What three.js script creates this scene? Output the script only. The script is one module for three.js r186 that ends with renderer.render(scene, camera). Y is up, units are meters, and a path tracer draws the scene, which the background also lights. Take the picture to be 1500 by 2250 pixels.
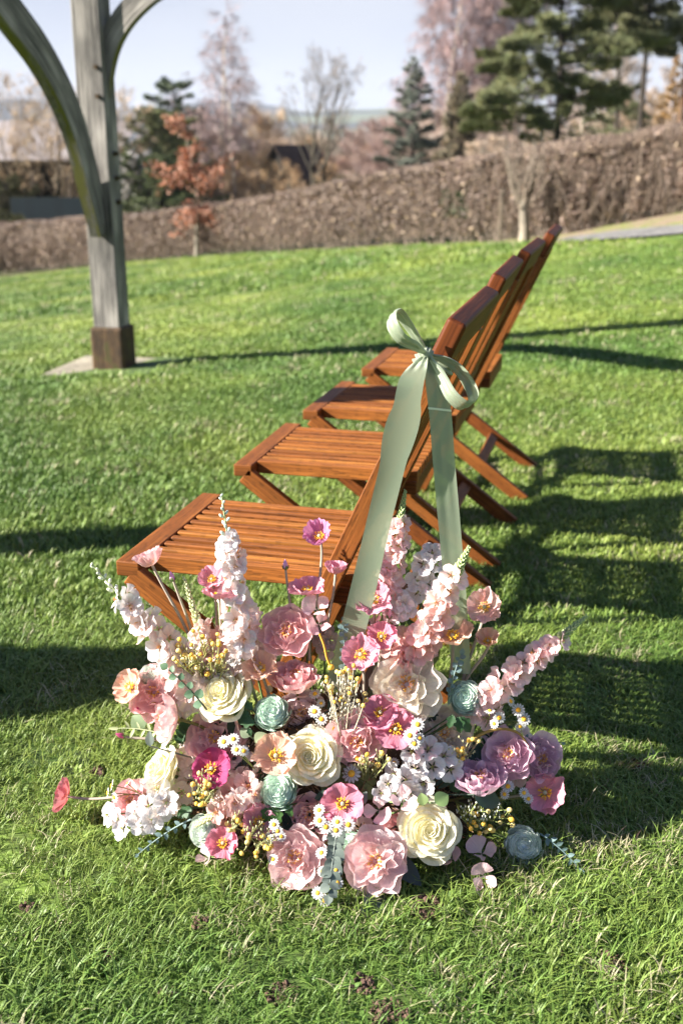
import * as THREE from 'three';
import { mergeGeometries, mergeVertices, toCreasedNormals } from 'three/addons/utils/BufferGeometryUtils.js';
import { RoundedBoxGeometry } from 'three/addons/geometries/RoundedBoxGeometry.js';

// ---------------------------------------------------------------- camera, sky, sun, exposure
const scene = new THREE.Scene();
const EYE = 1.237, PITCH = 18.63 * Math.PI / 180, FPX = 2366;
const camera = new THREE.PerspectiveCamera(2 * Math.atan(1125 / FPX) * 180 / Math.PI, 682 / 1024, 0.05, 6000);
camera.position.set(0, EYE, 0);
camera.rotation.set(-PITCH, 0, 0);
camera.focus = 1.95;
camera.userData.fStop = 3.6;
const renderer = new THREE.WebGLRenderer({ antialias: true });
renderer.toneMapping = THREE.LinearToneMapping;
renderer.toneMappingExposure = 3.3;
renderer.shadowMap.enabled = true;

const SUN_EL = 29 * Math.PI / 180, SUN_TURN = 10 * Math.PI / 180;          // low March sun, from the left and a little behind the camera
const sunDir = new THREE.Vector3(-Math.cos(SUN_TURN) * Math.cos(SUN_EL), Math.sin(SUN_EL), Math.sin(SUN_TURN) * Math.cos(SUN_EL));
const sun = new THREE.DirectionalLight(new THREE.Color(1, 0.95, 0.87), 5.0);
sun.position.copy(sunDir).multiplyScalar(60);
sun.castShadow = true;
Object.assign(sun.shadow.camera, { left: -20, right: 20, top: 20, bottom: -20, far: 160 });
sun.shadow.mapSize.set(4096, 4096);
sun.shadow.radius = 1;
scene.add(sun, sun.target);

function rng(seed) { let a = seed >>> 0; return () => { a = (a + 0x6D2B79F5) | 0; let t = Math.imul(a ^ (a >>> 15), 1 | a); t = (t + Math.imul(t ^ (t >>> 7), 61 | t)) ^ t; return ((t ^ (t >>> 14)) >>> 0) / 4294967296; }; }
const lerp = (a, b, t) => a + (b - a) * t, clamp = (x, a = 0, b = 1) => Math.min(b, Math.max(a, x));
const smooth = (a, b, x) => { const t = clamp((x - a) / (b - a)); return t * t * (3 - 2 * t); };
function hash(x, y, s = 0) { let h = Math.imul(x | 0, 374761393) + Math.imul(y | 0, 668265263) + Math.imul(s | 0, 1274126177); h = Math.imul(h ^ (h >>> 13), 1274126177); return ((h ^ (h >>> 16)) >>> 0) / 4294967296; }
function vnoise(x, y, s = 0, px = 0, py = 0) {                                // value noise; px, py: whole periods for tiling
  const xi = Math.floor(x), yi = Math.floor(y), fx = x - xi, fy = y - yi, ux = fx * fx * (3 - 2 * fx), uy = fy * fy * (3 - 2 * fy);
  const w = (a, p) => p ? ((a % p) + p) % p : a;
  const h = (a, b) => hash(w(a, px), w(b, py), s);
  return lerp(lerp(h(xi, yi), h(xi + 1, yi), ux), lerp(h(xi, yi + 1), h(xi + 1, yi + 1), ux), uy);
}
const fbm = (x, y, s, o = 4, px = 0, py = 0) => { let v = 0, a = 0.5, t = 0; for (let i = 0; i < o; i++) { v += a * vnoise(x, y, s + i * 7, px, py); t += a; a *= 0.5; x *= 2; y *= 2; px *= 2; py *= 2; } return v / t; };

// the sky: clear pale spring blue, paler towards the horizon, a few thin high clouds
{
  const W = 1024, H = 512, d = new Float32Array(W * H * 4);
  for (let j = 0; j < H; j++) {
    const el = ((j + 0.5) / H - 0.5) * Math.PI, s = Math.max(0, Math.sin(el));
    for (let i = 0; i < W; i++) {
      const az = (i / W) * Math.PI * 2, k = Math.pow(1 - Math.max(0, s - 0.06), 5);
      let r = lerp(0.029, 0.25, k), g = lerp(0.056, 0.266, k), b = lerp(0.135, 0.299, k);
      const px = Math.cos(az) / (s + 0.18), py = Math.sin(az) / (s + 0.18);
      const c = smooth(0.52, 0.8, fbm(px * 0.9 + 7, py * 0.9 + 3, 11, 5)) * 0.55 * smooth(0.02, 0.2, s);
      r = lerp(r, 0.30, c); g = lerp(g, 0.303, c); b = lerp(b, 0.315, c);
      if (el < 0) { r = 0.10; g = 0.12; b = 0.07; }
      const o = (j * W + i) * 4; d[o] = r; d[o + 1] = g; d[o + 2] = b; d[o + 3] = 1;
    }
  }
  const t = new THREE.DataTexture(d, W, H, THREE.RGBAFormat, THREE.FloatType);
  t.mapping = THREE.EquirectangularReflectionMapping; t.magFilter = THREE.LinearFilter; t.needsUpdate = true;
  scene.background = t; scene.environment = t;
}

// ---------------------------------------------------------------- helpers
const used = {};
function numbered(n) { const k = used[n] = (used[n] ?? -1) + 1; return k ? n + '_' + String(k).padStart(3, '0') : n; }
function tag(o, label, category, group) { o.userData.label = label; o.userData.category = category; if (group) o.userData.group = group; return o; }
function thing(name, label, category, pos = [0, 0, 0], group) { const o = new THREE.Group(); o.name = numbered(name); o.position.set(...pos); scene.add(o); return tag(o, label, category, group); }
function part(name, geo, mat, parent) { const m = new THREE.Mesh(geo, mat); m.name = name; m.castShadow = m.receiveShadow = true; parent.add(m); return m; }
function struct(name, geo, mat) { const m = part(name, geo, mat, scene); m.name = numbered(name); m.userData.kind = 'structure'; return m; }
function copies(name, geo, mat, mats, cols, parent = scene) {
  const m = new THREE.InstancedMesh(geo, mat, mats.length); m.name = name; m.castShadow = m.receiveShadow = true;
  mats.forEach((x, i) => m.setMatrixAt(i, x)); if (cols) cols.forEach((c, i) => m.setColorAt(i, c));
  m.userData.kind = 'stuff'; parent.add(m); return m;
}
// where the line of sight through a point of the photograph (1500 x 2250) is at forward distance d
function at(px, py, d) {
  const drop = d * Math.tan(PITCH + Math.atan((py - 1125) / FPX)), depth = d * Math.cos(PITCH) + drop * Math.sin(PITCH);
  return new THREE.Vector3((px - 750) / FPX * depth, EYE - drop, -d);
}
// the lie of the land: level near the chairs, falling away behind and to the left
function landY(x, z) {
  const d = -z, t = Math.max(0, d - 5), far = smooth(60, 160, d);
  let y = -0.0496 * t * t / (t + 5) + 0.1246 * 40 * Math.tanh(x / 40) * smooth(5, 14, d);
  y = lerp(y, -9 + 3 * Math.tanh(x / 60), far);
  y += 0.03 * x * smooth(4.5, 6.5, d) * (1 - smooth(9, 14, d)) * (1 - smooth(4, 8, Math.abs(x)));
  y += 0.075 * Math.pow(Math.max(0, x - 2.4), 1.25) * smooth(9, 14, d) * (1 - smooth(14, 40, x));
  return y + 0.012 * (fbm(x * 1.3 + 40, z * 1.3 + 40, 3, 3) - 0.5) * (d < 40 ? 1 : 4);
}
function onLand(px, py, d0 = 1) { let a = d0; for (; a < 200; a += 0.02) { const p = at(px, py, a); if (p.y <= landY(p.x, p.z)) return p; } return at(px, py, 200); }
const V3 = (x, y, z) => new THREE.Vector3(x, y, z), UPV = V3(0, 1, 0);
const camR = V3(1, 0, 0), camU = V3(0, Math.cos(PITCH), -Math.sin(PITCH)), camT = V3(0, Math.sin(PITCH), Math.cos(PITCH));
function texture(w, h, fn, srgb = true) {
  const d = new Uint8Array(w * h * 4);
  for (let j = 0; j < h; j++) for (let i = 0; i < w; i++) { const c = fn((i + 0.5) / w, (j + 0.5) / h), o = (j * w + i) * 4; for (let k = 0; k < 3; k++) d[o + k] = clamp(Array.isArray(c) ? c[k] : c) * 255; d[o + 3] = 255; }
  const t = new THREE.DataTexture(d, w, h); t.wrapS = t.wrapT = THREE.RepeatWrapping; t.magFilter = THREE.LinearFilter; if (srgb) t.colorSpace = THREE.SRGBColorSpace; t.needsUpdate = true; return t;
}
const std = (o) => new THREE.MeshStandardMaterial({ roughness: 0.8, ...o });
const lin = (r, g, b) => new THREE.Color().setRGB(r, g, b);
function grid(nu, nv, fn, colorFn) {                                         // fn(u, v) -> [x, y, z]
  const p = [], uv = [], ix = [], c = [];
  for (let j = 0; j <= nv; j++) for (let i = 0; i <= nu; i++) { p.push(...fn(i / nu, j / nv)); uv.push(i / nu, j / nv); if (colorFn) c.push(...colorFn(i / nu, j / nv)); }
  for (let j = 0; j < nv; j++) for (let i = 0; i < nu; i++) { const a = j * (nu + 1) + i, b = a + 1, e = a + nu + 1, f = e + 1; ix.push(a, b, f, a, f, e); }
  const g = new THREE.BufferGeometry(); g.setAttribute('position', new THREE.Float32BufferAttribute(p, 3)); g.setAttribute('uv', new THREE.Float32BufferAttribute(uv, 2));
  if (colorFn) g.setAttribute('color', new THREE.Float32BufferAttribute(c, 3));
  g.setIndex(ix); g.computeVertexNormals(); return g;
}
function tapered(pts, radii, sides = 6, tint) {                              // a tube through points with its own radius at each
  const n = pts.length, p = [], uv = [], ix = [], c = []; let N = V3(0, 0, 1), len = 0;
  for (let i = 0; i < n; i++) {
    const T = pts[Math.min(n - 1, i + 1)].clone().sub(pts[Math.max(0, i - 1)]).normalize();
    N.addScaledVector(T, -N.dot(T)); if (N.lengthSq() < 1e-6) N.set(1, 0.3, 0).addScaledVector(T, -T.x - 0.3 * T.y); N.normalize(); const B = T.clone().cross(N);
    if (i) len += pts[i].distanceTo(pts[i - 1]);
    for (let k = 0; k <= sides; k++) { const a = k / sides * Math.PI * 2, x = Math.cos(a) * radii[i], y = Math.sin(a) * radii[i]; p.push(pts[i].x + N.x * x + B.x * y, pts[i].y + N.y * x + B.y * y, pts[i].z + N.z * x + B.z * y); uv.push(k / sides * radii[0] * 6, len); if (tint) c.push(...tint); }
  }
  for (let i = 0; i < n - 1; i++) for (let k = 0; k < sides; k++) { const a = i * (sides + 1) + k, b = a + 1, e = a + sides + 1, f = e + 1; ix.push(a, b, f, a, f, e); }
  const g = new THREE.BufferGeometry(); g.setAttribute('position', new THREE.Float32BufferAttribute(p, 3)); g.setAttribute('uv', new THREE.Float32BufferAttribute(uv, 2));
  if (tint) g.setAttribute('color', new THREE.Float32BufferAttribute(c, 3));
  g.setIndex(ix); g.computeVertexNormals(); return g;
}
// a chamfered board from a to b; w along `side`, t across; uv in metres with a shift of its own so that no two boards share grain
let boardCount = 0;
function board(a, b, w, t, side, bevel = 0.003) {
  const L = a.distanceTo(b), g = new RoundedBoxGeometry(L, w, t, 2, Math.min(bevel, t * 0.45, w * 0.45)), X = b.clone().sub(a).normalize(), Y = side.clone().addScaledVector(X, -side.dot(X)).normalize(), Z = X.clone().cross(Y);
  const P = g.attributes.position, N = g.attributes.normal, uv = g.attributes.uv, ox = (boardCount * 0.377) % 1, oy = (boardCount++ * 0.2137) % 1;
  for (let i = 0; i < P.count; i++) { const nx = Math.abs(N.getX(i)), ny = Math.abs(N.getY(i)); uv.setXY(i, nx > 0.8 ? P.getY(i) * 2 + ox : P.getX(i) + ox, (ny > 0.7 ? P.getZ(i) : P.getY(i)) + oy); }
  g.applyMatrix4(new THREE.Matrix4().makeBasis(X, Y, Z).setPosition(a.clone().add(b).multiplyScalar(0.5)));
  return g;
}
// ---------------------------------------------------------------- ground
const soilSpots = [[445, 2040, 0.05], [935, 2005, 0.085], [215, 1702, 0.05], [620, 2190, 0.07], [800, 2185, 0.06], [1345, 2135, 0.07], [230, 2105, 0.05], [370, 2200, 0.05], [1100, 2100, 0.03], [1225, 2110, 0.04], [60, 2010, 0.04], [850, 2245, 0.09], [1335, 1540, 0.05], [960, 1760, 0.1], [1400, 1680, 0.06]].map(([x, y, r]) => { const p = onLand(x, y, 0.8); return [p.x, p.z, r * 0.32]; });
const bareness = (x, z) => { let b = 0; for (const [sx, sz, r] of soilSpots) { const q = Math.hypot((x - sx), (z - sz) * 0.8) / (r * (0.7 + 0.7 * vnoise(x * 30, z * 30, 5))); b = Math.max(b, 1 - smooth(0.6, 1.15, q)); } return b; };
const turfTex = texture(1024, 1024, (u, v) => {
  const a = fbm(u * 8, v * 8, 21, 5, 8, 8), b = fbm(u * 90, v * 90, 31, 3, 90, 90), c = vnoise(u * 330, v * 330, 41, 330, 330);
  const l = 0.45 + 0.5 * a + 0.5 * (b - 0.5) + 0.35 * (c - 0.5), y = clamp(0.35 + (a - 0.5) * 1.3);
  return [l * lerp(0.42, 0.56, y), l * lerp(0.60, 0.66, y), l * lerp(0.22, 0.28, y)];
});
turfTex.repeat.set(1 / 2.3, 1 / 2.3);
{
  // one sheet, finer close by, out to the foot of the hills
  const ds = [], N = 220; for (let j = 0; j <= N; j++) { const t = j / N; ds.push(-6 + 12 * t + 30 * t ** 3 + 420 * t ** 9); }
  const M = 160, p = [], uv = [], c = [], ix = [];
  const hedgeFar = (x, z) => smooth(26, 34, -z);
  for (const d of ds) for (let i = 0; i <= M; i++) {
    const s = (i / M - 0.5) * 2, half = 7 + Math.max(0, d) * 0.9, x = half * (0.55 * s + 0.45 * s ** 3), z = -d;
    p.push(x, landY(x, z), z); uv.push(x, z);
    const b = d < 4 ? bareness(x, z) : 0, f = hedgeFar(x, z), m = fbm(x * 0.08, z * 0.08, 77, 3);
    let r = lerp(0.95, 0.45, b), g = lerp(0.9, 0.18, b), bl = lerp(0.95, 0.75, b);
    const warm = fbm(x * 0.5, z * 0.5, 9, 3); r *= 0.85 + 0.35 * warm;
    r = lerp(r, lerp(0.55, 0.85, m), f); g = lerp(g, lerp(0.42, 0.5, m), f); bl = lerp(bl, lerp(0.55, 0.6, m), f);
    c.push(r, g, bl);
  }
  for (let j = 0; j < N; j++) for (let i = 0; i < M; i++) { const a = j * (M + 1) + i, b = a + 1, e = a + M + 1, f = e + 1; ix.push(a, b, f, a, f, e); }
  const g = new THREE.BufferGeometry(); g.setAttribute('position', new THREE.Float32BufferAttribute(p, 3)); g.setAttribute('uv', new THREE.Float32BufferAttribute(uv, 2)); g.setAttribute('color', new THREE.Float32BufferAttribute(c, 3)); g.setIndex(ix); g.computeVertexNormals();
  struct('ground', g, std({ map: turfTex, vertexColors: true, roughness: 0.95 }));
}
scene.fog = new THREE.FogExp2(lin(0.78, 0.85, 1.0), 0.00016);
// far hills: woods and pale fields on the slope across the valley
{
  const ridge = (a) => 96 + 26 * Math.sin(a * 7.1 + 1.2) + 16 * Math.sin(a * 17 + 0.3) + 9 * Math.sin(a * 41) - 62 * smooth(-0.10, 0.06, a) + 30 * smooth(0.1, 0.5, a);
  const g = grid(240, 60, (u, v) => {
    const a = lerp(-1.2, 1.2, u), d = lerp(430, 3000, v), x = Math.tan(a) * d, top = ridge(a);
    let y = -14 + (top + 14) * smooth(0.08, 0.92, v) + 10 * (fbm(x * 0.004, d * 0.004, 5, 4) - 0.5) * smooth(0, 0.3, v);
    if (v > 0.94) y -= (v - 0.94) * 600;
    if (v > 0.8 && v < 0.95) y += 9 * vnoise(x * 0.03, d * 0.03, 8);
    return [x, y, -d];
  }, (u, v) => {
    const a = lerp(-1.2, 1.2, u), d = lerp(430, 3000, v), x = Math.tan(a) * d, n = fbm(x * 0.0022 + 4, d * 0.0026, 15, 3), f = fbm(x * 0.02, d * 0.02, 25, 3);
    const wood = smooth(0.44, 0.50, n + (v > 0.84 ? 0.12 : 0) + (a < -0.05 ? 0.2 : 0) + (v > 0.4 && v < 0.56 ? 0.12 : 0));
    return [lerp(0.13, 0.03, wood) * (0.7 + 0.6 * f), lerp(0.155, 0.038, wood) * (0.7 + 0.6 * f), lerp(0.085, 0.04, wood)];
  });
  struct('hills', g, std({ vertexColors: true, roughness: 1 }));
}
// tarmac path and leaf-littered verge in front of the right half of the hedge
const ribbonOnLand = (pts, w0, lift, n = 60) => { const c = new THREE.CatmullRomCurve3(pts); return grid(n, 6, (u, v) => { const p = c.getPoint(u), t = c.getTangent(u), s = V3(-t.z, 0, t.x).normalize(), q = p.clone().addScaledVector(s, (v - 0.5) * w0(u)); return [q.x, landY(q.x, q.z) + lift, q.z]; }); };
const pathPts = [[1230, 530, 0], [1300, 524, 0], [1400, 516, 0], [1500, 508, 0], [1700, 488, 0]].map(([x, y]) => onLand(x, y, 8));
const uvMetres = (g) => { const P = g.attributes.position, U = g.attributes.uv; for (let i = 0; i < P.count; i++) U.setXY(i, P.getX(i), P.getZ(i)); return g; };
const asphaltTex = texture(256, 256, (u, v) => { const n = 0.42 + 0.25 * (fbm(u * 40, v * 40, 3, 3, 40, 40) - 0.5) + 0.15 * (fbm(u * 5, v * 5, 13, 3, 5, 5) - 0.5); return [n * 1.02, n, n * 0.97]; });
struct('path', uvMetres(ribbonOnLand(pathPts, (u) => lerp(0.3, 0.62, smooth(0, 0.35, u)), 0.03)), std({ map: asphaltTex, roughness: 0.95 }));
const litterTex = texture(256, 256, (u, v) => { const n = fbm(u * 60, v * 60, 3, 2, 60, 60), m = fbm(u * 6, v * 6, 9, 3, 6, 6); return m > 0.56 + 0.2 * (n - 0.5) ? [0.34 + 0.2 * n, 0.37 + 0.2 * n, 0.22] : [0.36 + 0.3 * n, 0.31 + 0.27 * n, 0.25 + 0.22 * n]; });

// ---------------------------------------------------------------- lawn grass: real blades, in tufts
const bladeMat = new THREE.MeshPhysicalMaterial({ roughness: 0.5, transmission: 0.35, thickness: 0, side: THREE.DoubleSide, specularIntensity: 0.55 });
function tuft(seed, blades, h, spread, width, flat = 0) {
  const r = rng(seed), p = [], ix = [];
  for (let b = 0; b < blades; b++) {
    const a = r() * 6.283, rad = Math.sqrt(r()) * spread, x = Math.cos(a) * rad, z = Math.sin(a) * rad, yaw = r() * 6.283, lean = flat + 0.15 + 1.05 * r() * r() + 0.2 * r(), L = h * (0.5 + 0.75 * r()), w = width * (0.7 + 0.6 * r()), curl = 0.3 + r() * 0.9;
    const dx = Math.cos(yaw), dz = Math.sin(yaw), sx = -dz * w / 2, sz = dx * w / 2; let px = x, py = -0.004, pz = z, ang = lean * 0.4; const o = p.length / 3, S = 3;
    for (let k = 0; k <= S; k++) {
      const t = k / S, ww = k === S ? 0 : 1 - 0.35 * t;
      if (k === S) p.push(px, py, pz); else p.push(px - sx * ww, py, pz - sz * ww, px + sx * ww, py, pz + sz * ww);
      const st = L / S; px += dx * Math.sin(ang) * st; pz += dz * Math.sin(ang) * st; py += Math.cos(ang) * st; ang += (lean * 0.6 + curl) / S;
    }
    ix.push(o, o + 1, o + 3, o, o + 3, o + 2, o + 2, o + 3, o + 5, o + 2, o + 5, o + 4, o + 4, o + 5, o + 6);
  }
  const g = new THREE.BufferGeometry(); g.setAttribute('position', new THREE.Float32BufferAttribute(p, 3)); g.setAttribute('uv', new THREE.Float32BufferAttribute(new Float32Array(p.length / 3 * 2), 2)); g.setIndex(ix); g.computeVertexNormals(); return g;
}
// the far edge of the lawn, as directions and distances from the camera's foot
const lawnEdge = [[-400, 640], [-150, 622], [0, 607], [200, 585], [500, 561], [700, 552], [1000, 540], [1200, 533], [1350, 528], [1500, 522], [1700, 516], [1900, 512]].map(([x, y]) => { const p = onLand(x, y, 5); return [p.x / -p.z, -p.z]; });
function edgeD(a) { const L = lawnEdge; if (a <= L[0][0]) return L[0][1]; for (let i = 1; i < L.length; i++) if (a < L[i][0]) return lerp(L[i - 1][1], L[i][1], (a - L[i - 1][0]) / (L[i][0] - L[i - 1][0])); return L[L.length - 1][1]; }
const insideLawn = (x, z) => -z < edgeD(x / -z) - 0.1;
// the oak post's foot: n towards the camera, r to the right, both along its faces
const postN = V3(-0.2, 0, 0.98).normalize(), postR = V3(0.98, 0, 0.2).normalize(), PLINTH = 0.216, PAD = 0.72;
const postFoot = onLand(203, 813, 4).addScaledVector(postR, PLINTH / 2).addScaledVector(postN, -PLINTH / 2);
function onPad(x, z, grow = 0) { const v = V3(x - postFoot.x, 0, z - postFoot.z), h = PAD / 2 + grow; return Math.abs(v.dot(postN)) < h && Math.abs(v.dot(postR)) < h; }
const lawnGrass = new THREE.Group(); lawnGrass.name = 'grass'; lawnGrass.userData.kind = 'stuff'; scene.add(lawnGrass);
tag(lawnGrass, 'short green lawn grass with scattered dry blades', 'grass');
function grassZone(seed, d0, d1, perM2, kinds, sMin, sMax, margin) {
  const r = rng(seed), buckets = kinds.map(() => [[], []]), m = new THREE.Matrix4(), q = new THREE.Quaternion(), e = new THREE.Euler();
  const half = (d) => (750 / FPX) * (d * 0.9476 + 0.4) + margin + d * 0.03, area = (d1 - d0) * (half(d0) + half(d1)), n = Math.round(area * perM2);
  for (let i = 0; i < n; i++) {
    const u = r(), d = d0 + (d1 - d0) * u, h = half(d); if (r() > h / half(d1)) { i--; continue; }
    const x = (r() * 2 - 1) * h, z = -d, pick = r(), yaw = r() * 6.283, sc = r(), cr = r(), cr2 = r(), keep = r();
    if (bareness(x, z) * 0.82 > keep) continue;
    if (onPad(x, z)) continue;
    if (d > 12 && !insideLawn(x, z)) continue;
    const lush = fbm(x * 3.1 + 9, z * 3.1 + 5, 51, 3), tone = fbm(x * 0.9, z * 0.9, 61, 3), dry = fbm(x * 6, z * 6, 71, 2);
    if (d < 3 && keep < (0.42 - lush) * 1.6) continue;
    const s = lerp(sMin, sMax, sc) * (0.62 + 0.8 * lush), k0 = Math.floor(pick * kinds.length), k = k0 === 4 && cr2 > 0.22 ? 0 : k0;
    q.setFromEuler(e.set((cr - 0.5) * 0.3, yaw, (cr2 - 0.5) * 0.3));
    buckets[k][0].push(m.clone().compose(V3(x, landY(x, z), z), q, V3(s * 1.05, s, s * 1.05)));
    const straw = cr * cr2 > 0.86 - 0.4 * smooth(0.5, 0.75, dry) ? 1 : 0, l = 0.76 + 0.44 * cr + 0.35 * (tone - 0.5), y = clamp(0.45 + (tone - 0.5) * 1.6 + (cr2 - 0.5) * 0.5);
    const c = straw ? [0.44, 0.40, 0.24] : [lerp(0.15, 0.345, y), lerp(0.27, 0.405, y), lerp(0.05, 0.085, y)];
    buckets[k][1].push(lin(c[0] * l, c[1] * l, c[2] * l));
  }
  kinds.forEach((g, k) => copies('tuft', g, bladeMat, buckets[k][0], buckets[k][1], lawnGrass));
}

grassZone(101, 0.85, 2.7, 7000, [tuft(1, 8, 0.028, 0.016, 0.0021), tuft(2, 8, 0.036, 0.018, 0.0019), tuft(3, 9, 0.023, 0.02, 0.0023), tuft(9, 6, 0.05, 0.025, 0.0019, 1.0), tuft(12, 7, 0.02, 0.008, 0.0075, 0.7)], 0.7, 1.35, 0.35);
grassZone(102, 2.7, 6, 3000, [tuft(4, 10, 0.030, 0.028, 0.0031), tuft(5, 10, 0.025, 0.03, 0.0033)], 0.8, 1.3, 0.5);
grassZone(103, 6, 13, 800, [tuft(6, 12, 0.032, 0.055, 0.0055), tuft(7, 12, 0.028, 0.055, 0.006)], 0.8, 1.2, 0.8);
grassZone(104, 13, 31, 130, [tuft(8, 11, 0.05, 0.12, 0.014)], 0.8, 1.2, 0.5);

// crumbs of red-brown soil in the worn patches
{
  const r = rng(404), mats = [], cols = [], q = new THREE.Quaternion(), e = new THREE.Euler(), g = new THREE.IcosahedronGeometry(1, 1), P = g.attributes.position;
  for (let i = 0; i < P.count; i++) { const k = 0.8 + 0.4 * hash(Math.round(P.getX(i) * 50), Math.round(P.getY(i) * 50), Math.round(P.getZ(i) * 50)); P.setXYZ(i, P.getX(i) * k, P.getY(i) * k * 0.8, P.getZ(i) * k); } g.computeVertexNormals();
  for (const [x, z, rad] of soilSpots) for (let i = 0; i < 9000 * rad * rad * 40; i++) { const a = r() * 6.283, k = Math.sqrt(r()) * rad * 1.1, px = x + Math.cos(a) * k, pz = z + Math.sin(a) * k; if (bareness(px, pz) < 0.35) continue; const s = 0.0012 + 0.0045 * r() ** 5; q.setFromEuler(e.set(r() * 6, r() * 6, r() * 6)); mats.push(new THREE.Matrix4().compose(V3(px, landY(px, pz) + s * 0.3 + 0.004 * r(), pz), q, V3(s, s, s))); const l = 0.6 + 0.7 * r(); cols.push(lin(0.13 * l, 0.075 * l, 0.055 * l)); }
  tag(copies('soil', g, std({ roughness: 1 }), mats, cols), 'red-brown bare soil crumbs in worn patches of the lawn', 'soil');
}
const twigGeo = (() => { const r = rng(8), g = []; for (let i = 0; i < 9; i++) { const a = r() * 6.28, t = 0.15 + 0.65 * r(), L = 0.5 + 0.5 * r(), e = V3(Math.sin(a) * Math.sin(t) * L, Math.cos(t) * L, Math.cos(a) * Math.sin(t) * L); g.push(tapered([V3(0, 0, 0), e.clone().multiplyScalar(0.5).add(V3(0.03 * Math.cos(a), 0, 0)), e], [0.0075, 0.006, 0.003], 3)); } return mergeGeometries(g); })();
// ---------------------------------------------------------------- the clipped hedge
const hedgePts = [[-420, 645, 512], [-150, 622, 498], [0, 605, 490], [150, 590, 478], [300, 577, 470], [400, 569, 454], [520, 559, 440], [650, 552, 414], [800, 545, 384], [1000, 536, 350], [1130, 528, 333], [1240, 517, 318], [1350, 497, 300], [1500, 470, 276], [1650, 448, 258], [1900, 420, 235]]
  .map(([x, b, t]) => { const p = onLand(x, b, 6), top = at(x, t, -p.z + 0.45); return { p, h: top.y - p.y }; });
const hedgeCurve = new THREE.CatmullRomCurve3(hedgePts.map((k) => k.p));
const hedgeH = (u) => { const f = u * (hedgePts.length - 1), i = Math.min(hedgePts.length - 2, Math.floor(f)); return lerp(hedgePts[i].h, hedgePts[i + 1].h, f - i); };
const HEDGE_DEEP = 1.0;
{
  const t = thing('hedge', 'long clipped brown beech hedge in winter leaf curving along the far edge of the lawn', 'hedge');
  const at_ = (u, deep, up) => { const p = hedgeCurve.getPoint(u), tg = hedgeCurve.getTangent(u), s = V3(-tg.z, 0, tg.x).normalize(); if (s.z > 0) s.negate(); const q = p.clone().addScaledVector(s, deep); q.y = landY(q.x, q.z) + up; return q; };
  // the dense inside of old twigs
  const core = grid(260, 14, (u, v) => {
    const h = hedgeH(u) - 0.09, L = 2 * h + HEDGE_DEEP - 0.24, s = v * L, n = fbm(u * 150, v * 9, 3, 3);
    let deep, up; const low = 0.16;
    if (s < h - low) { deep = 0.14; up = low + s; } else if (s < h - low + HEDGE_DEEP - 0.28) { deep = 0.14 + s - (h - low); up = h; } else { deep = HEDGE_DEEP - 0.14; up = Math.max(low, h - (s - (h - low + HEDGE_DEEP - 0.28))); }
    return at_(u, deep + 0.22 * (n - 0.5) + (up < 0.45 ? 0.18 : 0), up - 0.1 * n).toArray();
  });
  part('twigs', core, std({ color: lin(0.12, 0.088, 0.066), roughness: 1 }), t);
  const r = rng(77), mats = [], cols = [], m = new THREE.Matrix4(), q = new THREE.Quaternion(), e = new THREE.Euler();
  for (let i = 0; i < 95000; i++) {
    const u = r() ** 0.72, h = hedgeH(u) + 0.05 * (fbm(u * 55, 3, 6, 3) - 0.5), z = r(), top = z < 0.3; if (z > 0.97 && r() < 0.5) continue;
    const dp = r(), edge = Math.pow(Math.abs(dp * 2 - 1), 4), hi = top ? h - 0.08 * r() * r() - 0.12 * edge : h * (1 - Math.pow(r(), 0.72)) * 0.97, deep = top ? dp * HEDGE_DEEP : 0.20 * r() + 0.10 * Math.pow(hi / h, 6) + 0.16 * (vnoise(u * 130 + 0.8 * hi, hi * 4, 4) - 0.5) + 0.07 * (vnoise(u * 330, hi * 11, 14) - 0.5);
    if (!top && hi < 0.5 && r() > (hi - 0.1) / 0.55) continue;
    const p = at_(u, deep, hi + 0.06 * (vnoise(u * 160, 1, 2) - 0.5)), s = 0.6 + r() * 0.8;
    q.setFromEuler(e.set(r() * 6.3, r() * 6.3, r() * 6.3)); mats.push(m.clone().compose(p, q, V3(s, s, s)));
    const k = r(), g = vnoise(u * 30, hi * 1.5, 8), greenish = Math.abs(u - 0.60) < 0.012 && hi < h * 0.65 && hi > h * 0.3 && r() < 0.5;
    const c = greenish ? [0.05, 0.085, 0.02] : k < 0.12 ? [0.50, 0.38, 0.25] : [lerp(0.16, 0.32, k) * (0.75 + 0.5 * g), lerp(0.112, 0.225, k) * (0.75 + 0.5 * g), lerp(0.085, 0.168, k) * (0.75 + 0.5 * g)];
    cols.push(lin(...c));
  }
  const sprays = [], spc = [];
  for (let i = 0; i < 5200; i++) { const u = r() ** 0.8, h = hedgeH(u), top = r() < 0.45, k = 0.10 + 0.13 * r(), p = at_(u, top ? r() * HEDGE_DEEP : 0.12 * r(), top ? h - 0.12 : h * (0.12 + 0.85 * r())); q.setFromUnitVectors(UPV, V3((r() - 0.5) * 1.4, top ? 0.7 + r() : r() - 0.2, (r() - 0.2) * 1.2).normalize()); sprays.push(m.clone().compose(p, q, V3(k * 1.6, k, k * 1.6))); const b = 0.7 + 0.6 * r(); spc.push(lin(0.27 * b, 0.2 * b, 0.15 * b)); }
  copies('shoot', twigGeo, std({ roughness: 1 }), sprays, spc, t);
  const leaf = grid(2, 2, (u, v) => [(u - 0.5) * 0.045 * (1 - 0.75 * Math.abs(v - 0.5) * 2), 0.012 * Math.sin(u * 3.14), (v - 0.5) * 0.075]);
  copies('leaf', leaf, new THREE.MeshPhysicalMaterial({ roughness: 0.7, transmission: 0.3, thickness: 0, side: THREE.DoubleSide }), mats, cols, t);
  const stems = [], sc = [];
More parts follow.
